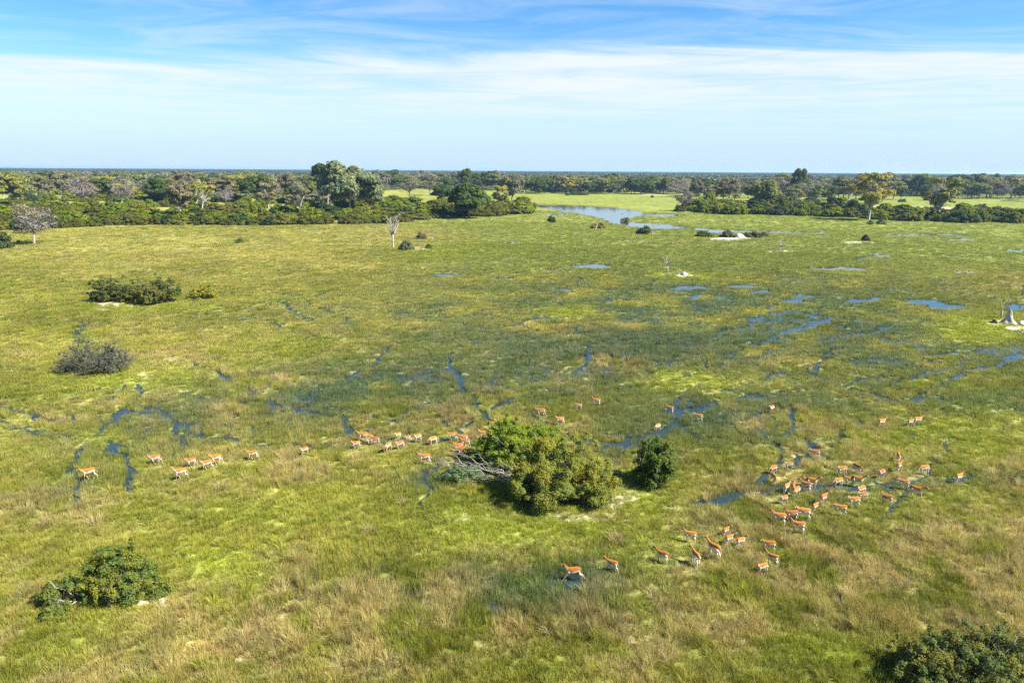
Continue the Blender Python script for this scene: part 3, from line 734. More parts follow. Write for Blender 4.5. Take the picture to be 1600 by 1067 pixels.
# ------------------------------------------------------------------ near bushes, built one by one
def custom_bush(name, label, px, py, seed, clumps, leaf, dens, tint, stems, stem_r, bark=M_BARK, hue=.12, twig_n=0, twig_len=.6, cat='shrub', jitter=.55):
    """clumps in metres: (x right, y away, z up, radius, height radius) from the foot"""
    rng = np.random.default_rng(seed); x, y = ground_pt(px, py)
    g = Geo(); st = Geo()
    fill_clumps(g, clumps, dens, leaf, rng, hue, jitter=jitter)
    tips = []
    for k in range(stems):
        c = clumps[rng.integers(len(clumps))]
        foot = (c[0] * .25 + rng.normal() * .15, c[1] * .25 + rng.normal() * .15, -.3)
        p = limb(st, foot, (c[0], c[1], c[2] + c[4] * .3), stem_r, stem_r * .3, rng, 6, .16, 5)
        tips += [p[3], p[4], p[5]]
    if twig_n: twigs(st, tips, twig_n, twig_len, stem_r * .22, rng, .7)
    root = thing(name, label, cat, (x, y, .05), 0, 1.0)
    link('stem', st.mesh(name + '_stem', [bark], True), root)
    f = link('foliage', g.mesh(name + '_foliage', [M_LEAF]), root); f.color = (*[q * NEAR_GAIN for q in tint], 1)
    return root
def dome_clumps(seed, n, W, D, H, r, flat=.85, top=.95, edge=.6, low=.35):
    rng = np.random.default_rng(seed); out = []
    for i in range(n):
        a = rng.uniform(0, 2 * np.pi); q = rng.random() ** .5
        env = H * (1 - edge * q ** 2.2) * (1 + .12 * math.sin(3 * a + seed))
        r_ = r * rng.uniform(.6, 1.25)
        z = max(r_ * flat * .6, env * (rng.uniform(low, top)) - r_ * flat * .6)
        out.append((math.cos(a) * q * (W / 2 - r_ * .6), math.sin(a) * q * (D / 2 - r_ * .6), z, r_, r_ * flat))
    for i in range(int(n * 1.3)):
        a = rng.uniform(0, 2 * np.pi); q = rng.random() ** .45
        env = H * (1 - edge * q ** 2.2) * (1 + .12 * math.sin(3 * a + seed))
        r_ = r * rng.uniform(.22, .48); z = max(r_, env * rng.uniform(.55, 1.10)); q *= rng.uniform(.95, 1.10)
        out.append((math.cos(a) * q * W / 2, math.sin(a) * q * D / 2, z, r_, r_ * rng.uniform(.8, 1.6)))
    return out
# central thicket: olive bush in front, bright green one behind
custom_bush('bush', 'large olive green bush at the middle of the small island', 880, 780, 31, dome_clumps(31, 100, 8.0, 6.6, 4.7, .72, .9, .97, .60), .055, 1150, (.108, .114, .018), 26, .07, hue=.16, twig_n=60)
custom_bush('bush', 'bright green spreading bush behind the large olive bush', 810, 726, 32, dome_clumps(33, 90, 8.4, 5.2, 4.0, .66, .7, .98, .66, .45), .055, 1150, (.098, .128, .012), 20, .07, hue=.10)
custom_bush('bush', 'dark lower left shoulder of bush pressed against the olive bush', 822, 772, 33, dome_clumps(33, 26, 3.0, 2.6, 2.3, .50), .058, 1000, (.055, .075, .030), 8, .04)
custom_bush('bush', 'blue-green low plant beneath the fallen branches', 722, 752, 34, dome_clumps(34, 30, 3.6, 2.2, 1.3, .42, .8), .055, 900, (.070, .105, .045), 8, .03)
custom_bush('bush', 'green leafy growth among the fallen branches beside the bright bush', 776, 740, 35, dome_clumps(35, 22, 3.4, 2.0, 1.3, .40, .8), .055, 900, (.075, .115, .035), 8, .03)
custom_bush('round_tree', 'small round dark green tree right of the island thicket', 1023, 759, 36, dome_clumps(36, 44, 3.5, 3.0, 3.7, .60, .9, .98, .35, .25), .065, 900, (.050, .070, .012), 12, .09, M_PALE, cat='tree')
def moved(cl, dx, dy): return [(c[0] + dx, c[1] + dy, *c[2:]) for c in cl]
custom_bush('bush', 'dark green bush with a grey bare side in the lower left', 166, 940, 37, moved(dome_clumps(37, 70, 4.3, 3.4, 3.1, .50, .8), .5, .5) + moved(dome_clumps(47, 20, 2.4, 2.2, 1.7, .40, .8), -2.3, -.2) + moved(dome_clumps(57, 12, 1.6, 1.6, .9, .34, .8), -1.9, -1.5) + moved(dome_clumps(67, 12, 1.7, 1.6, 1.5, .36, .8), 2.7, .6), .050, 1250, (.076, .092, .015), 30, .04, M_PALE, hue=.20, twig_n=420, twig_len=.6)
custom_bush('bush', 'big dark bush cut by the lower right picture edge', 1525, 1080, 38, dome_clumps(38, 100, 8.4, 5.4, 2.9, .56, .8), .048, 1300, (.075, .084, .018), 26, .05, hue=.20, twig_n=80)
custom_bush('bush', 'grey twiggy bush with thin dark leaves on the left plain', 152, 581, 39, dome_clumps(39, 60, 8.8, 6.0, 3.9, .8, .8), .085, 120, (.060, .064, .042), 60, .06, noise_material('dark_twig', (.055, .050, .046), (.12, .11, .10), 8), twig_n=900, twig_len=1.1)

for i, (px, py, W, H, tint, lab) in enumerate([
    (170, 473, 6.6, 4.7, (.052, .062, .016), 'left end shrub of the long dark thicket on the left meadow'),
    (204, 472, 6.2, 3.9, (.050, .058, .015), 'second shrub of the long dark thicket on the left meadow'),
    (236, 477, 5.6, 4.0, (.075, .076, .018), 'olive shrub bulging forward from the long dark thicket'),
    (259, 473, 6.8, 4.6, (.046, .058, .015), 'right end shrub of the long dark thicket on the left meadow')]):
    custom_bush('bush', lab, px, py, 140 + i, dome_clumps(140 + i, 34, W, 5.0, H, .75, .85, .98, .45), .12, 260, tint, 10, .05, twig_n=30)['group'] = 'shrubs of the thicket on the left meadow'
custom_bush('bush', 'low yellow-green shrub at the right of the long dark thicket', 319, 468, 150, dome_clumps(150, 30, 5.2, 3.6, 2.9, .6, .8), .11, 300, (.125, .122, .014), 8, .04)
# fallen branches lying over the left of the island
def fallen_branches():
    rng = np.random.default_rng(51); x, y = ground_pt(775, 748)
    root = thing('fallen_branches', 'heap of bleached fallen branches left of the olive bush', 'fallen branches', (x, y, .1))
    def br(name, pts, r0, r1, n=6):
        g = Geo(); r0 *= .62; r1 *= .7; g.tube(pts, list(np.linspace(r0, r1, len(pts))), 6)
        pts = np.array(pts)
        for _ in range(n):
            k = rng.integers(1, len(pts)); d = rng.normal(size=3) * .5 + (pts[k] - pts[k - 1]); d[2] = abs(d[2]) * .6 + .15
            limb(g, pts[k], pts[k] + d * rng.uniform(.6, 1.3), r0 * .45, r0 * .12, rng, 5, .2, 3)
        link(name, g.mesh(name, [M_GREYWOOD], True), root)
    br('branch', [(2.6, .4, .5), (1.2, .2, .7), (-.2, .4, .9), (-1.6, 1.0, .8), (-2.9, 1.7, .5)], .13, .04, 9)
    br('branch', [(2.2, -.2, .35), (.8, -.5, .5), (-.7, -.3, .75), (-2.0, .2, .7), (-3.2, .6, .3)], .12, .04, 9)
    br('branch', [(2.0, .9, .6), (.6, 1.2, .9), (-.8, 1.6, 1.0), (-2.2, 2.1, .7)], .10, .03, 8)
    br('branch', [(2.4, -.8, .25), (1.0, -1.0, .3), (-.5, -1.2, .35), (-1.8, -1.3, .3)], .15, .05, 5)
    br('branch', [(1.5, .3, .5), (1.2, .8, 1.5), (.9, .9, 2.2)], .07, .03, 3)
    br('branch', [(2.2, .5, .5), (2.0, .8, 1.6), (1.7, 1.0, 2.3)], .07, .03, 3)
    br('branch', [(.6, 0, .4), (-.9, .7, .5), (-2.4, .2, .8), (-3.7, .9, .5)], .09, .03, 8)
    br('branch', [(2.9, -.5, .2), (1.7, -.8, .45), (.3, -.7, .3)], .17, .10, 3)
fallen_branches()

# ------------------------------------------------------------------ dead trees, stumps, termite mounds
def dead_tree(name, label, px, py, hpx, seed, limbs=7, lean=0.0, r_rel=.042, spread=.35):
    rng = np.random.default_rng(seed); x, y = ground_pt(px, py); H = hpx * mpp(px, py)
    root = thing(name, label, 'dead tree', (x, y, 0.0), 0)
    t = Geo(); fork = np.array([lean * H * .4, 0, H * .45]); rt = H * r_rel
    t.tube([(0, 0, -.4), (0, 0, H * .05), fork * .5, fork], [rt * 1.5, rt * 1.1, rt, rt * .85], 8)
    link('trunk', t.mesh(name + '_trunk', [M_DEAD], True), root)
    for k in range(limbs):
        g = Geo(); a = k * 2.4 + rng.normal() * .3
        e = fork + np.array([math.cos(a) * H * spread * rng.uniform(.5, 1) + lean * H * .3, math.sin(a) * H * spread * rng.uniform(.4, .9), H * rng.uniform(.25, .55)])
        p = limb(g, fork * rng.uniform(.75, 1), e, rt * .55, rt * .16, rng, 6, .2, 5)
        for _ in range(4):
            q = p[rng.integers(2, 5)]; d = rng.normal(size=3) * .5 + np.array([0, 0, .6])
            limb(g, q, q + d * H * .12, rt * .2, rt * .07, rng, 4, .15, 3)
        link('limb', g.mesh(name + '_limb', [M_DEAD], True), root)
dead_tree('dead_tree', 'white bleached dead tree standing alone on the left meadow', 614, 388, 52, 61, 9, .02, .030, .30)
dead_tree('dead_tree', 'thin crooked dead tree beside the small white sand mound', 1043, 428, 29, 62, 5, -.05, .035, .42)
dead_tree('dead_stump', 'broken grey snag with two arms behind the termite mound', 1564, 500, 36, 63, 3, -.05, .035, .36)
dead_tree('dead_tree', 'short bare stem next to the dark bush on the near bank', 1019, 368, 17, 64, 3, .02, .045, .2)
dead_tree('dead_tree', 'leaning dead stub on the meadow by the brown reedy bush', 930, 359, 13, 65, 2, .4, .08, .2)
dead_tree('dead_tree', 'low grey dead tree stump fallen on the green marsh at right', 1217, 393, 20, 66, 6, .3, .06, .5)
dead_tree('dead_stump', 'dark stub cut by the right picture edge above the mound', 1598, 463, 24, 67, 2, 0, .09, .12)
dead_tree('dead_tree', 'small dry snag behind the small bush at the sandy spot', 675, 377, 14, 68, 4, .05, .04, .3)
def brush_pile(label, px, py, wpx, seed):
    rng = np.random.default_rng(seed); x, y = ground_pt(px, py); W = wpx * mpp(px, py)
    g = Geo()
    for k in range(26):
        a = np.array([rng.uniform(-.5, .5) * W, rng.normal() * .4, rng.uniform(0, .3)]); d = np.array([rng.choice((-1, 1)) * rng.uniform(.1, .35) * W, rng.normal() * .5, rng.uniform(.05, .8)])
        limb(g, a, a + d, .07, .02, rng, 4, .2, 3)
    tag(link('dead_branch', g.mesh('dead_branch', [M_DEAD], True), None, (x, y, .05)), label, 'dead branch')
brush_pile('pale dry fallen branch lying on the green plain at upper right', 1502, 429, 30, 71)
def mound(name, label, px, py, wpx, hpx, seed, spire=1.0, cat='termite mound'):
    rng = np.random.default_rng(seed); x, y = ground_pt(px, py); k = mpp(px, py); W = wpx * k; H = hpx * k
    nr, na = 16, 28
    v = []; 
    for i in range(nr):
        t = i / (nr - 1)
        for j in range(na):
            a = j / na * 2 * math.pi
            prof = (1 - t) ** (1.0 / spire) * .5 * (1 - .45 * math.sin(math.pi * min(1, t * 1.2)) * (spire < 1))
            rr = W * prof * (1 + .22 * math.sin(3 * a + seed) + .12 * math.sin(5 * a + 2 * t * 5) + rng.normal() * .04) + .02
            v.append((rr * math.cos(a) + t * W * -.06, rr * math.sin(a) * .8, H * t + rng.normal() * H * .012 - .1))
    q = [(i * na + j, i * na + (j + 1) % na, (i + 1) * na + (j + 1) % na, (i + 1) * na + j) for i in range(nr - 1) for j in range(na)]
    v.append((-.06 * W, 0, H)); t_ = [((nr - 1) * na + j, (nr - 1) * na + (j + 1) % na, len(v) - 1) for j in range(na)]
    g = Geo(); g.add(v, q, t_)
    return tag(link(name, g.mesh(name, [M_SAND], True), None, (x, y, .05)), label, cat)
mound('termite_mound', 'grey pointed termite mound in front of the broken snag', 1576, 507, 34, 27, 81, .85)
mound('sand_mound', 'small bright white mound beside the thin crooked dead tree', 1069, 432, 15, 8, 82, 1.6, 'sand mound')
mound('termite_mound', 'white crumbled termite mound between two dark bushes', 1155, 372, 19, 8, 83, 1.6)
mound('termite_mound', 'low pale hump at the right picture edge beside the pointed mound', 1597, 509, 24, 9, 84, 1.6)
place_bush('bush_small', 'shrub', 'tiny dark shrub left of the pointed termite mound', 1551, 507, 11, 10, (.04, .055, .025))

# ------------------------------------------------------------------ antelopes
def coat_material():
    m, nt, N, L = new_mat('antelope_coat')
    out = N('ShaderNodeOutputMaterial'); bs = N('ShaderNodeBsdfPrincipled'); bs.inputs['Roughness'].default_value = .75; bs.inputs['Specular IOR Level'].default_value = .08
    at = N('ShaderNodeAttribute'); at.attribute_name = 'col'
    oi = N('ShaderNodeObjectInfo')
    mu = N('ShaderNodeMix'); mu.data_type = 'RGBA'; mu.blend_type = 'MULTIPLY'; mu.inputs[0].default_value = 1
    L(at.outputs['Color'], mu.inputs[6]); L(oi.outputs['Color'], mu.inputs[7]); L(mu.outputs[2], bs.inputs['Base Color'])
    L(bs.outputs[0], out.inputs['Surface']); return m
M_COAT = coat_material()
def antelope_mesh(key, neck=50, head=-30, turn=0, legs=(0, 0, 0, 0), lift=(0, 0, 0, 0), pitch=0, arch=0.0):
    """neck/head: degrees above the horizontal; turn: neck yaw; legs: swing of front L, front R, hind L, hind R in degrees"""
    g = Geo()
    S = [(-.53, .80, .085, .13), (-.45, .845, .14, .18), (-.28, .835, .165, .20), (-.08, .80, .178, .22), (.13, .785, .175, .23), (.29, .80, .155, .22), (.40, .845, .125, .19)]
    pr = math.radians(pitch)
    sp_ = [np.array([x, 0, z + arch * math.cos(x * 2.2)]) for x, z, _, _ in S]; rad = [(a, b) for _, _, a, b in S]
    na_, ha = math.radians(neck), math.radians(head); tu = math.radians(turn)
    base = np.array([.445, 0, .90])
    def dirv(el, yaw): return np.array([math.cos(el) * math.cos(yaw), math.cos(el) * math.sin(yaw), math.sin(el)])
    n1 = base + dirv(na_ * .8, tu * .25) * .14; n2 = n1 + dirv(na_, tu * .7) * .15; n3 = n2 + dirv(na_, tu) * .07
    axis = sp_ + [base, n1, n2, n3]; rr = rad + [(.095, .145), (.075, .105), (.062, .080), (.062, .074)]
    h1 = n3 + dirv((na_ + ha) * .5, tu) * .04; h2 = h1 + dirv(ha, tu) * .09; h3 = h2 + dirv(ha, tu) * .10; h4 = h3 + dirv(ha, tu) * .04
    g.tube(np.array(axis), rr, 14)
    g.tube(np.array([n3 - dirv(ha, tu) * .03, h1, h2, h3, h4]), [(.058, .066), (.062, .074), (.052, .058), (.036, .042), (.030, .034)], 12)
    side = np.array([-math.sin(tu), math.cos(tu), 0]); upd = np.cross(dirv(ha, tu), side); upd = upd if upd[2] > 0 else -upd
    for s in (-1, 1):
        a = h1 + side * s * .045 + upd * .045 - dirv(ha, tu) * .03
        d = side * s * .8 + upd * .75 - dirv(ha, tu) * .25; d /= np.linalg.norm(d)
        g.tube(np.array([a, a + d * .07, a + d * .13, a + d * .17]), [(.022, .020), (.034, .018), (.026, .015), (.010, .010)], 8)
    feet = []
    for k, (fx, sy) in enumerate(((.33, .085), (.33, -.085), (-.42, .095), (-.42, -.095))):
        a = math.radians(legs[k]); li = lift[k]
        ca, sa = math.cos(a), math.sin(a)
        if k < 2: P = [(0, .74, .095), (.01, .58, .062), (.0, .40, .038), (-.005 - .10 * li, .20, .026), (-.01 - .16 * li, .06 + .06 * li, .027), (.02 - .16 * li, .0 + .08 * li, .03)]
        else: P = [(-.01, .80, .125), (.07, .64, .095), (.04, .52, .06), (-.085, .40, .036), (-.06 - .06 * li, .20, .027), (-.04 - .10 * li, .06 + .05 * li, .028), (-.01 - .10 * li, .0 + .06 * li, .03)]
        piv = P[0][1]
        pts = []
        for x_, z_, r_ in P:
            dx, dz = x_, z_ - piv
            pts.append((fx + dx * ca - dz * sa, sy, piv + dx * sa + dz * ca))
        g.tube(np.array(pts), [p[2] for p in P], 10); feet.append(pts[-1][2])
    g.tube(np.array([(-.60, 0, .86), (-.66, 0, .78), (-.67, 0, .66), (-.66, 0, .56)]), [.026, .022, .02, .024], 8)
    raw = g.mesh('raw'); ob = bpy.data.objects.new('raw', raw); COL.objects.link(ob)
    md = ob.modifiers.new('r', 'REMESH'); md.mode = 'VOXEL'; md.voxel_size = .0155; md.use_smooth_shade = True
    sm = ob.modifiers.new('s', 'SMOOTH'); sm.factor = .5; sm.iterations = 3
    dg = bpy.context.evaluated_depsgraph_get(); dg.update()
    me = bpy.data.meshes.new_from_object(ob.evaluated_get(dg)); me.name = 'antelope_' + key
    bpy.data.objects.remove(ob); bpy.data.meshes.remove(raw)
    for a in [a.name for a in me.attributes if a.name == 'col']: me.attributes.remove(me.attributes[a])
    n = len(me.vertices); co = np.zeros(n * 3, np.float32); me.vertices.foreach_get('co', co); co = co.reshape(-1, 3).astype(float)
    # coat pattern: chestnut above, white belly, throat, inner legs and muzzle
    AX = np.array(axis); RZ = np.array([r[1] for r in rr])
    i = ((co[:, None, :] - AX[None]) ** 2).sum(-1).argmin(1)
    tan_ = np.gradient(AX, axis=0); tan_ /= np.linalg.norm(tan_, axis=1, keepdims=True)
    dors = np.array([0, 0, 1.0]) - tan_ * tan_[:, 2:3]; dors /= np.linalg.norm(dors, axis=1, keepdims=True) + 1e-9
    hgt = ((co - AX[i]) * dors[i]).sum(1) / RZ[i]
    wob = .14 * np.sin(co[:, 0] * 9) + .1 * np.sin(co[:, 0] * 23 + co[:, 2] * 7)
    white = 1 - sstep(-.20, .22, hgt + wob * .7)
    CH = np.array([.325, .135, .026]); WH = np.array([.62, .55, .46]); DK = np.array([.16, .085, .04]); FA = np.array([.34, .16, .05])
    c = CH[None] * (1 - white[:, None]) + WH[None] * white[:, None]
    torso_low = co[:, 2] < .60
    legx = np.abs(co[:, 1])
    lz = co[:, 2]
    legc = np.where(lz[:, None] > .40, FA[None] * .3 + WH[None] * .7, WH[None] * .88 + FA[None] * .12)
    front = (co[:, 0] > .1) & (lz < .45) & (lz > .12)
    legc = np.where((front & (legx > .10))[:, None], FA[None] * .6 + DK[None] * .4, legc)
    legc = np.where((lz < .06)[:, None], DK[None] * .5, legc)
    legw = 1 - sstep(.50, .64, lz); legw = np.where(co[:, 0] > .55, 0, legw)
    c = c * (1 - legw[:, None]) + legc * legw[:, None]
    hd = np.array([h3, h4]); dm = np.sqrt(((co[:, None, :] - hd[None]) ** 2).sum(-1)).min(1)
    near_h = np.sqrt(((co - h2) ** 2).sum(-1)) < .16
    c = np.where(near_h[:, None], FA[None], c); c = np.where((dm < .05)[:, None], WH[None] * .8, c)
    c = np.where((np.sqrt(((co - h4) ** 2).sum(-1)) < .03)[:, None], DK[None] * .4, c)
    rump = (co[:, 0] < -.50) & (lz > .45) & (np.abs(co[:, 1]) < .12) & (lz < .72); c = np.where(rump[:, None], WH[None], c)
    a = me.attributes.new('col', 'FLOAT_COLOR', 'POINT'); cc = np.ones((n, 4), np.float32); cc[:, :3] = c; a.data.foreach_set('color', cc.ravel())
    me.polygons.foreach_set('use_smooth', np.ones(len(me.polygons), bool))
    me.materials.clear(); me.materials.append(M_COAT)
    return me
POSE = {
    'W': antelope_mesh('walking', 32, -28, 0, (16, -14, -16, 14), (0, .5, .2, 0)),
    'V': antelope_mesh('striding', 24, -20, 6, (-20, 18, 20, -16), (.4, 0, 0, .5)),
    'S': antelope_mesh('standing', 46, -20, 0, (2, -2, 3, -4)),
    'T': antelope_mesh('looking', 46, -24, 48, (4, -3, -4, 5)),
    'Y': antelope_mesh('looking_back', 46, -24, -48, (4, -3, -4, 5)),
    'G': antelope_mesh('grazing', -38, -62, 0, (8, -8, -4, 6)),
    'R': antelope_mesh('bounding', 52, -8, 0, (42, 26, -38, -24), (.1, .6, .2, .3)),
}
# photo position under the body, heading as seen (0 right, 90 away, 180 left, 270 towards the camera), pose, size, label
ANT = [
    (141, 751, 180, 'W', 1.18, 'leading antelope at the far left of the long file'),
    (244, 728, 180, 'V', 1.0, 'antelope second from the left in the file, on its upper side'),
    (284, 751, 184, 'W', 1.1, 'lowest antelope in the left group of five, striding left'),
    (300, 732, 188, 'V', 1.0, 'antelope in the middle of the left group of five, above its lowest animal'),
    (325, 737, 182, 'W', 1.0, 'antelope overlapped by the one above at the right of the left five'),
    (339, 728, 178, 'V', 1.05, 'upper right antelope of the left group of five'),
    (396, 721, 178, 'W', 1.05, 'antelope walking alone behind the left group of five'),
    (476, 713, 205, 'T', .85, 'small antelope alone in the wide gap of the file'),
    (568, 690, 178, 'W', 1.05, 'long-necked antelope at the head of the dense middle cluster'),
    (577, 694, 180, 'V', .95, 'antelope half hidden between two others at the head of the middle cluster'),
    (587, 697, 180, 'W', .95, 'third overlapping antelope at the head of the middle cluster'),
    (557, 703, 182, 'W', .9, 'antelope just below the long-necked one heading the middle cluster'),
    (607, 707, 228, 'G', 1.0, 'antelope turned partly to the camera with lowered head, middle cluster'),
    (625, 704, 205, 'W', .95, 'antelope right of the one with lowered head in the middle cluster'),
    (622, 686, 195, 'V', .75, 'small antelope at the upper edge of the middle cluster'),
    (637, 689, 190, 'V', .70, 'calf-sized antelope between the small one and the larger white-legged one'),
    (653, 692, 210, 'T', .95, 'white-legged antelope at the top centre of the middle cluster'),
    (677, 697, 200, 'G', .95, 'antelope reaching its head down, right of the white-legged one'),
    (707, 689, 182, 'W', 1.0, 'antelope walking above the stack of four near the island'),
    (664, 727, 180, 'W', 1.2, 'large antelope walking lowest of the middle part of the file'),
    (724, 696, 180, 'V', 1.0, 'topmost antelope of the stack of four left of the island'),
    (728, 701, 182, 'W', .9, 'second antelope from the top of the stack of four left of the island'),
    (717, 708, 180, 'W', .95, 'third antelope from the top of the stack of four left of the island'),
    (722, 716, 182, 'V', 1.05, 'lowest antelope of the stack of four left of the island'),
    (757, 690, 180, 'W', 1.0, 'antelope touching the left edge of the bright green bush'),
    (769, 673, 182, 'V', 1.0, 'antelope striding left above the bright green bush edge'),
    (800, 667, 180, 'W', .95, 'antelope with its rump behind the top left of the bright bush'),
    (845, 654, 182, 'V', 1.1, 'antelope standing right behind the crest of the bright bush'),
    (875, 665, 184, 'W', .95, 'antelope half hidden at the right shoulder of the bright bush'),
    (904, 642, 180, 'S', .75, 'small pale antelope standing up the plain right of the bright bush'),
    (932, 636, 178, 'S', 1.0, 'antelope with raised head, second right of the bright bush crest'),
    (1046, 646, 178, 'S', 1.0, 'antelope with upright neck on the plain above the round dark tree'),
    (1091, 661, 180, 'T', 1.0, 'antelope looking at the camera beside dark water, right of the upright-necked one'),
    (1027, 673, 225, 'G', .9, 'antelope bending its head down just above the round dark tree'),
    (1205, 646, 245, 'S', .9, 'lone antelope on the plain between the two herds, seen from the front'),
    (1376, 670, 50, 'S', 1.0, 'reddish antelope alone at the top of the right herd, facing away'),
    (1421, 669, 50, 'S', .9, 'left one of the pair at the top right of the right herd'),
    (1432, 667, 42, 'S', 1.05, 'darker right one of the pair at the top right of the right herd'),
    (1402, 724, 95, 'S', .9, 'upper of two antelopes in line seen from behind, right herd'),
    (1403, 740, 70, 'S', .95, 'lower of two antelopes in line seen from behind, right herd'),
    (1376, 750, 240, 'S', .95, 'antelope facing the camera left of the two in line'),
    (1411, 765, 192, 'T', 1.0, 'white-legged antelope on the dark track above the right-walking one'),
    (1442, 744, 230, 'G', 1.0, 'antelope with lowered head right of the two in line'),
    (1430, 780, 352, 'W', 1.15, 'antelope walking right with stretched neck at the right of the herd'),
    (1384, 791, 190, 'T', 1.0, 'antelope facing left with spread ears below the white-legged one'),
    (1496, 757, 55, 'S', 1.0, 'rightmost antelope of all, standing apart and facing away'),
    (1207, 741, 232, 'G', .95, 'upper of the touching pair at the left end of the right herd'),
    (1208, 756, 300, 'G', .95, 'lower of the touching pair at the left end of the right herd'),
    (1232, 736, 205, 'T', .9, 'antelope right of the touching pair at the herd left end'),
    (1272, 719, 196, 'T', 1.05, 'topmost antelope in the left half of the right herd'),
    (1228, 772, 55, 'S', .9, 'left one of the bunched three in the left of the right herd'),
    (1238, 772, 80, 'S', .9, 'middle one of the bunched three in the left of the right herd'),
    (1243, 779, 245, 'G', 1.0, 'front right one of the bunched three in the left of the right herd'),
    (1258, 770, 180, 'S', 1.0, 'left-facing antelope just below the pair with crossed bodies'),
    (1268, 762, 5, 'S', 1.05, 'right-facing antelope of the pair with crossed bodies'),
    (1262, 760, 190, 'S', .9, 'left-facing antelope hidden behind the right-facing one of the crossed pair'),
    (1224, 789, 222, 'T', .8, 'small antelope alone below the bunched three'),
    (1314, 746, 212, 'T', 1.0, 'upper left antelope of the tight knot in the right herd'),
    (1308, 762, 232, 'G', 1.0, 'antelope with long shadow at the left of the tight knot'),
    (1326, 759, 196, 'S', .95, 'left-facing antelope at the centre of the tight knot'),
    (1339, 761, 8, 'S', 1.15, 'large right-facing antelope with high head in the tight knot'),
    (1338, 741, 330, 'G', 1.0, 'reddish antelope with dark face at the top of the tight knot'),
    (1344, 776, 225, 'T', .95, 'white-legged antelope directly under the large right-facing one'),
    (1346, 786, 212, 'T', .95, 'upper of the two bright antelopes below the tight knot'),
    (1333, 795, 212, 'T', 1.0, 'lower of the two bright antelopes below the tight knot'),
    (1312, 808, 192, 'T', 1.05, 'antelope facing left at the lower middle of the right herd'),
    (1285, 791, 58, 'Y', 1.0, 'upper antelope of the shaded pair seen from behind, looking right'),
    (1272, 803, 62, 'Y', .9, 'lower antelope of the shaded pair seen from behind, looking right'),
    (1216, 823, 186, 'S', 1.1, 'leftmost antelope of the row of four at the herd foot'),
    (1236, 817, 196, 'S', 1.0, 'second antelope in the row of four at the herd foot'),
    (1245, 814, 60, 'S', .85, 'dark antelope squeezed between two in the row at the herd foot'),
    (1254, 816, 192, 'T', 1.1, 'rightmost antelope of the row at the herd foot'),
    (1246, 836, 186, 'S', 1.1, 'antelope standing in front of the row at the herd foot'),
    (1078, 850, 180, 'S', .9, 'slim long-legged antelope at the upper left of the lower group'),
    (1086, 884, 128, 'T', 1.05, 'antelope seen from behind on the left of the lower group'),
    (1114, 874, 150, 'S', 1.2, 'tall-necked antelope in the middle of the lower group'),
    (1133, 840, 50, 'Y', .8, 'upper of the two small shaded antelopes in the lower group'),
    (1138, 854, 58, 'Y', .85, 'lower of the two small shaded antelopes in the lower group'),
    (1156, 857, 50, 'Y', .85, 'small antelope right of the two shaded ones, turning its head right'),
    (1200, 866, 200, 'T', 1.05, 'antelope with broad ears facing left at the right of the lower group'),
    (1206, 885, 165, 'S', .9, 'slender antelope with raised head at the lower right of the lower group'),
    (1190, 900, 215, 'T', .95, 'lowest right antelope of the lower group, coming forward'),
    (1034, 881, 165, 'S', .95, 'antelope with raised head at the left end of the lower group'),
    (956, 895, 170, 'W', .85, 'smaller antelope following the bounding one'),
    (895, 908, 180, 'R', 1.15, 'bounding antelope in wet grass, farthest forward of the whole herd'),
]
def place_antelopes():
    rng = random.Random(9)
    xs = np.array([ground_pt(a[0], a[1])[0] for a in ANT]); ys = np.array([ground_pt(a[0], a[1])[1] for a in ANT])
    zs = height(xs, ys, fields(xs, ys))
    for (px, py, hd, pose, s, lab), x, y, z in zip(ANT, xs, ys, zs):
        o = link('antelope', POSE[pose], None, (x, y, max(z, -.06) - .02))
        o.rotation_euler = (0, 0, R(hd + rng.uniform(-9, 9)) - math.atan2(x, y)); s *= rng.uniform(.94, 1.05); o.scale = (s * .70, s * .80, s * .93)
        j = rng.uniform(.72, 1.08); o.color = (j, j * rng.uniform(.92, 1.06), j * rng.uniform(.9, 1.1), 1)
        tag(o, lab, 'antelope', 'antelopes crossing the marsh')
place_antelopes()

# ------------------------------------------------------------------ grass
def blade_tuft(seed, n, h, spread, lean, w, curve=.35, tip=(1.1, 1.05, .95)):
    rng = np.random.default_rng(seed); g = Geo()
    V = []; T = []; Q = []; C = []; k = 0
    for i in range(n):
        a = rng.uniform(0, 2 * np.pi); q = rng.random() ** .6
        b = np.array([math.cos(a) * q * spread, math.sin(a) * q * spread, -.06])
        hh = h * rng.uniform(.55, 1.15)
        ta = a + rng.normal() * .7; d = np.array([math.cos(ta), math.sin(ta), 0]) * lean * rng.uniform(.3, 1.5)
        m = b + np.array([0, 0, hh * .6]) + d * hh * .45; e = b + np.array([0, 0, hh * (1 - curve * lean * .5)]) + d * hh * (1 + curve)
        wa = rng.uniform(0, np.pi); u = np.array([math.cos(wa), math.sin(wa), 0]) * w * rng.uniform(.7, 1.3)
        V += [b - u, b + u, m + u * .8, m - u * .8, e]; Q.append((k, k + 1, k + 2, k + 3)); T.append((k + 3, k + 2, k + 4))
        t = rng.uniform(.75, 1.25); C += [(t, t, t)] * 4 + [tuple(t * x for x in tip)]; k += 5
    g.add(V, Q, T, np.array(C)); return g.mesh('grass_tuft', [M_GRASS])
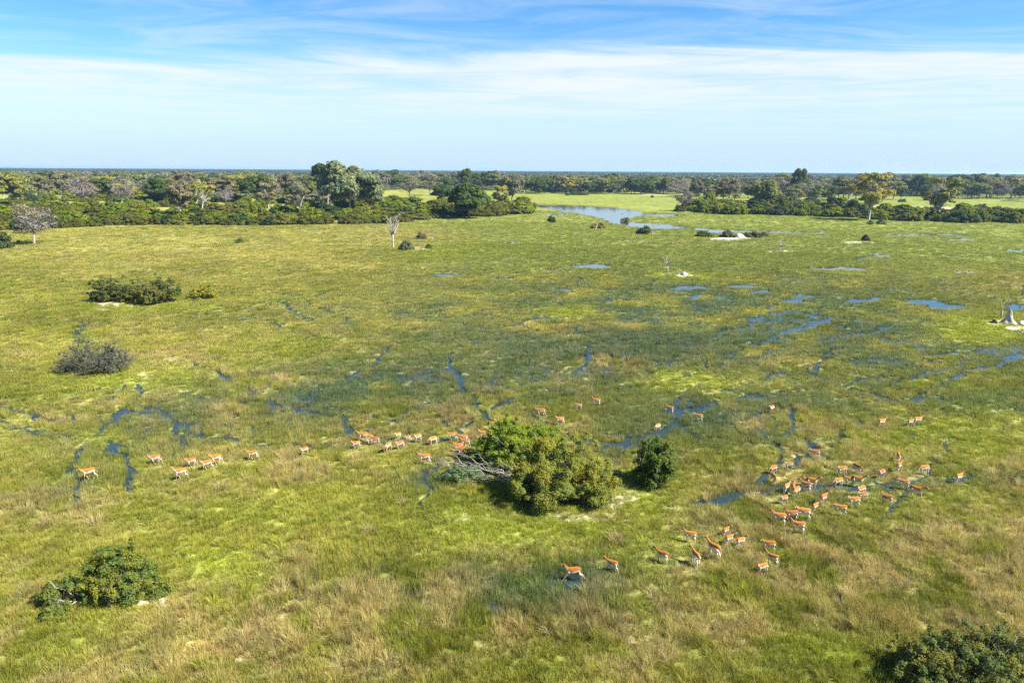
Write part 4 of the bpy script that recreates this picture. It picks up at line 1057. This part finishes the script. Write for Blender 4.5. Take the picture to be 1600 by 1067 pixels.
def scatter(name, pts, rot, scl, idx, tint, protos, kind='stuff'):
    col = bpy.data.collections.new(name + '_pieces')
    for i, me in enumerate(protos):
        ob = bpy.data.objects.new('%s_piece.%03d' % (name, i), me); col.objects.link(ob)
    me = bpy.data.meshes.new(name); me.vertices.add(len(pts)); me.vertices.foreach_set('co', np.asarray(pts, np.float32).ravel())
    def att(n, t, key, data): a = me.attributes.new(n, t, 'POINT'); a.data.foreach_set(key, np.ascontiguousarray(data).ravel())
    att('rot', 'FLOAT_VECTOR', 'vector', np.asarray(rot, np.float32)); att('scl', 'FLOAT_VECTOR', 'vector', np.asarray(scl, np.float32))
    att('idx', 'INT', 'value', np.asarray(idx, np.int32))
    c = np.ones((len(pts), 4), np.float32); c[:, :3] = tint; att('tint', 'FLOAT_COLOR', 'color', c)
    o = link(name, me)
    ng = bpy.data.node_groups.new(name + '_scatter', 'GeometryNodeTree')
    ng.interface.new_socket('Geometry', in_out='INPUT', socket_type='NodeSocketGeometry'); ng.interface.new_socket('Geometry', in_out='OUTPUT', socket_type='NodeSocketGeometry')
    N = ng.nodes.new; L = ng.links.new
    gi = N('NodeGroupInput'); go = N('NodeGroupOutput'); ci = N('GeometryNodeCollectionInfo'); ci.inputs['Collection'].default_value = col
    ci.inputs['Separate Children'].default_value = True; ci.inputs['Reset Children'].default_value = True
    ip = N('GeometryNodeInstanceOnPoints'); ip.inputs['Pick Instance'].default_value = True
    def na(n, t):
        q = N('GeometryNodeInputNamedAttribute'); q.data_type = t; q.inputs['Name'].default_value = n; return q.outputs['Attribute']
    L(gi.outputs[0], ip.inputs['Points']); L(ci.outputs[0], ip.inputs['Instance']); L(na('idx', 'INT'), ip.inputs['Instance Index'])
    e2r = N('FunctionNodeEulerToRotation'); L(na('rot', 'FLOAT_VECTOR'), e2r.inputs[0]); L(e2r.outputs[0], ip.inputs['Rotation'])
    L(na('scl', 'FLOAT_VECTOR'), ip.inputs['Scale']); L(ip.outputs[0], go.inputs[0])
    md = o.modifiers.new('scatter', 'NODES'); md.node_group = ng
    return tag(o, kind=kind)

def build_grass():
    rng = np.random.default_rng(77)
    protos = [blade_tuft(201, 56, .36, .26, .30, .0095), blade_tuft(202, 56, .44, .25, .24, .0095), blade_tuft(203, 60, .32, .32, .42, .0095), blade_tuft(204, 60, .70, .24, .36, .0085, .5, (1.15, 1.1, 1.0)),
              blade_tuft(205, 44, .52, .28, .14, .0095), blade_tuft(206, 64, .40, .42, .4, .018), blade_tuft(207, 64, .44, .52, .34, .024)]
    X, Y = [], []
    def ring(r0, r1, dens):
        a0 = R(43); area = a0 * (r1 * r1 - r0 * r0)
        n = int(area * dens); rr = np.sqrt(rng.uniform(r0 * r0, r1 * r1, n)); az = rng.uniform(-a0, a0, n)
        X.append(rr * np.sin(az)); Y.append(rr * np.cos(az))
    ring(21, 34, 17); ring(34, 50, 15.5); ring(50, 75, 11.5); ring(75, 110, 6.2); ring(110, 160, 3.0); ring(160, 230, 1.5); ring(230, 330, .65); ring(330, 430, .30)
    x = np.concatenate(X); y = np.concatenate(Y); n = len(x)
    f = fields(x, y); z = height(x, y, f)
    rn = rng.random(n)
    keep = np.ones(n, bool)
    keep &= rng.random(n) > f['sand'] * .9
    keep &= rng.random(n) > np.clip(sstep(-.02, -.16, z) * np.where(f['wet'] > .15, .26, .5), 0, 1)
    keep &= rng.random(n) > f['trail'] * .45
    keep &= ~((rng.random(n) < .97 * sstep(-.12, .30, f['pool'])) & (f['py'] < 490))
    x, y, z, rn = x[keep], y[keep], z[keep], rn[keep]; f = {k: v[keep] for k, v in f.items()}; n = len(x)
    c = grass_color(x, y, f, rn)
    c = c * rng.uniform(.78, 1.22, n)[:, None] * np.stack([rng.uniform(.92, 1.1, n), np.ones(n), rng.uniform(.85, 1.15, n)], -1)
    r = f['r']
    tall = sstep(.5, .8, f['tan']) * sstep(.35, .6, fbm(x, y, 3.4, 3, 140))
    idx = rng.integers(0, 3, n)
    idx = np.where((rng.random(n) < .03 + .34 * tall), 3, idx)
    idx = np.where((f['wet'] > .35) & (rng.random(n) < .6), 4, idx)
    far = rng.random(n) < sstep(70, 130, r); idx = np.where(far, rng.integers(5, 7, n), idx)
    s = rng.uniform(.75, 1.25, n); hs = s * (1 - .42 * f['lush']) * (1 - .60 * f['trail']) * (.85 + .5 * fbm(x, y, 6, 2, 190)) * (1 + .25 * tall)
    ax = np.array([ground_pt(a[0], a[1]) for a in ANT]); dmin = np.full(n, 9.0); kk = np.where((y > 25) & (y < 110))[0]
    for q in ax: dmin[kk] = np.minimum(dmin[kk], np.hypot(x[kk] - q[0], (y[kk] - q[1] + .3) * .75))
    hs = hs * (1 - .45 * (1 - sstep(.4, 1.3, dmin)))
    wide = s * (1 + 1.2 * sstep(90, 400, r))
    scl = np.stack([wide, wide, hs * 1.06 * (1 - .45 * sstep(120, 330, r))], -1)
    rot = np.stack([rng.normal(size=n) * .10, rng.normal(size=n) * .10, rng.uniform(0, 6.28, n)], -1)
    scatter('grass', np.stack([x, y, np.maximum(z, -.12) - .02], -1), rot, scl, idx, c, protos)
    print('grass tufts', n)
build_grass()

# tussocks that can be told apart
def tussocks():
    mt, nt, N, L = new_mat('straw_blade')
    me_ = []
    mat = leaf_material('dry_blade', .3, 'object')
    for sd in (301, 302, 303):
        me = blade_tuft(sd, 150, .95, .34, .48, .010, .5, (1.15, 1.1, 1.05)); me.materials.clear(); me.materials.append(mat); me_.append(me)
    T = [(577, 836, 1.1, 'straw tussock on the green slope below the left end of the island'), (650, 988, .9, 'pale tussock left of the bottom centre of the picture'), (536, 1050, 1.0, 'straw tussock by the bottom edge, left of centre'),
         (862, 992, 1.0, 'pale tussock beside the dark wet patch at the bottom centre'), (1150, 908, 1.25, 'big pale tussock just below the lower antelope group'), (962, 850, 1.0, 'upright straw tussock above the bounding antelope'),
         (1259, 898, 1.0, 'straw tussock right of the big pale one below the herd'), (1556, 908, 1.1, 'brownish tussock high in the lower right corner area'), (150, 822, 1.0, 'pale tussock above the lower left bush'),
         (42, 800, 1.2, 'brown tussock near the left edge below the file of antelopes'), (72, 822, 1.1, 'second brown tussock near the left edge, slightly lower'), (345, 768, 1.0, 'tall straw tussock under the left group of five antelopes'),
         (1300, 842, 1.1, 'tan tussock right of the antelope standing before the row'), (1105, 783, .9, 'straw tussock right of the round dark tree foot'), (742, 1042, .9, 'straw tussock at the bottom edge right of centre left'),
         (1422, 812, 1.1, 'tan tussock below the right-walking antelope'), (630, 790, .9, 'faint straw tussock left of the blue-green low plant'), (440, 935, 1.0, 'thin leaning tussock in the lower middle left'),
         (300, 985, 1.0, 'brown tussock below and right of the lower left bush'), (1045, 1040, .9, 'pale tussock at the bottom edge right of centre'), (1020, 935, .9, 'straw tussock below the gap between the two lower antelopes')]
    rg = random.Random(3)
    for i, (px, py, s, lab) in enumerate(T):
        x, y = ground_pt(px, py)
        o = link('grass_tussock', me_[i % 3], None, (x, y, .05)); o.rotation_euler = (0, 0, rg.uniform(0, 6)); s *= rg.uniform(.7, 1.1); o.scale = (s * rg.uniform(.8, 1.2), s, s * rg.uniform(.75, 1.05)); o.rotation_euler.x = rg.uniform(-.25, .25)
        j = rg.uniform(.85, 1.1); o.color = (.36 * j, .29 * j, .13 * j, 1)
        tag(o, lab, 'grass tussock', 'straw tussocks on the plain')
tussocks()

# ------------------------------------------------------------------ far woodland to the horizon
def build_woodland():
    rng = np.random.default_rng(88)
    protos = []
    for k in range(5):
        g = Geo(); r2 = np.random.default_rng(400 + k)
        cl = [(*(r2.normal(size=2) * 2.6), 6.5 + r2.uniform(-2.5, 2.5), 2.2 * r2.uniform(.7, 1.3), 1.7) for _ in range(9)]
        fill_clumps(g, cl, 7, 1.0, r2, .12)
        g.tube([(0, 0, -.5), (.1, 0, 3), (0, .2, 6)], [.3, .25, .15], 5, (.9, .9, .8))
        protos.append(g.mesh('woodland_tree', [M_FAR]))
    X, Y = [], []
    def ring(r0, r1, per_km2):
        a0 = R(44); n = int(a0 * (r1 * r1 - r0 * r0) / 1e6 * per_km2); rr = np.sqrt(rng.uniform(r0 * r0, r1 * r1, n)); az = rng.uniform(-a0, a0, n)
        X.append(rr * np.sin(az)); Y.append(rr * np.cos(az))
    ring(930, 1500, 5200); ring(1500, 2600, 3600); ring(2600, 5000, 1100); ring(5000, 11800, 560)
    x = np.concatenate(X); y = np.concatenate(Y); n = len(x)
    dens = fbm(x, y, 420, 3, 500); r = np.hypot(x, y)
    keep = (dens > .40 + .08 * (r < 1400)) 
    px, py = to_map(x, y)
    keep &= ~((r < 1250) & (px > 850) & (px < 1010) & (py > 300.5))
    x, y, r = x[keep], y[keep], r[keep]; n = len(x)
    pal = np.array([GREEN_D, GREEN_D, OLIVE, GREYG, BROWNG, BROWN, (.05, .075, .03)])
    c = pal[rng.integers(0, len(pal), n)] * rng.uniform(.6, 1.0, n)[:, None]
    deep = sstep(1500, 3500, r); c = mixc(c, np.broadcast_to(np.array([.034, .052, .024]), c.shape), deep * .85)
    s = rng.uniform(.75, 1.35, n) * (1 + .25 * (fbm(x, y, 900, 2, 520) - .5)) * np.where(r > 5000, 1.12, 1)
    wd = s * (1 + 1.3 * sstep(2500, 8000, r))
    tallest = 24.5 / 9.5
    s = np.minimum(s * 1.12, tallest)
    scatter('woodland', np.stack([x, y, np.full(n, .1)], -1), np.stack([np.zeros(n), np.zeros(n), rng.uniform(0, 6.28, n)], -1), np.stack([wd, wd, s], -1), rng.integers(0, 5, n), c, protos)
    print('woodland trees', n)
build_woodland()

# undergrowth between the woodland trees
def build_undergrowth():
    rng = np.random.default_rng(99)
    protos = []
    for k in range(4):
        g = Geo(); r2 = np.random.default_rng(600 + k)
        cl = dome_clumps(600 + k, 9, 6.5, 6, 3.6, 1.25)
        fill_clumps(g, cl, 14, .55, r2, .12); protos.append(g.mesh('undergrowth_bush', [M_FAR]))
    a0 = R(44); n = 26000; r0, r1 = 440., 1600.
    rr = np.sqrt(rng.uniform(r0 * r0, r1 * r1, n)); az = rng.uniform(-a0, a0, n); x = rr * np.sin(az); y = rr * np.cos(az)
    px, py = to_map(x, y)
    lim = np.interp(px, [-200, 60, 70, 480, 560, 590, 815, 830, 1060, 1075, 1340, 1360, 1700], [304, 304, 316, 318, 312, 299, 298, 300.5, 301, 308, 309, 305, 306])
    keep = (py < lim) & (fbm(x, y, 60, 3, 610) > np.where(px > 1040, .53, .43))
    keep &= ~((px > 395) & (px < 480) & (py > 288) & (py < 301)) & ~((px < 40) & (py > 296)) & ~((fbm(x, y, 160, 2, 611) > .60) & (py < 300))
    x, y = x[keep], y[keep]; n = len(x)
    pal = np.array([GREEN_D, OLIVE, OLIVE, (.10, .15, .03), GREYG, BROWNG])
    c = pal[rng.integers(0, len(pal), n)] * rng.uniform(.7, 1.15, n)[:, None]
    s = rng.uniform(.6, 1.35, n)
    scatter('undergrowth', np.stack([x, y, np.full(n, .1)], -1), np.stack([np.zeros(n), np.zeros(n), rng.uniform(0, 6.28, n)], -1), np.stack([s * 1.3, s * 1.3, s], -1), rng.integers(0, 4, n), c, protos)
    print('undergrowth', n)
build_undergrowth()
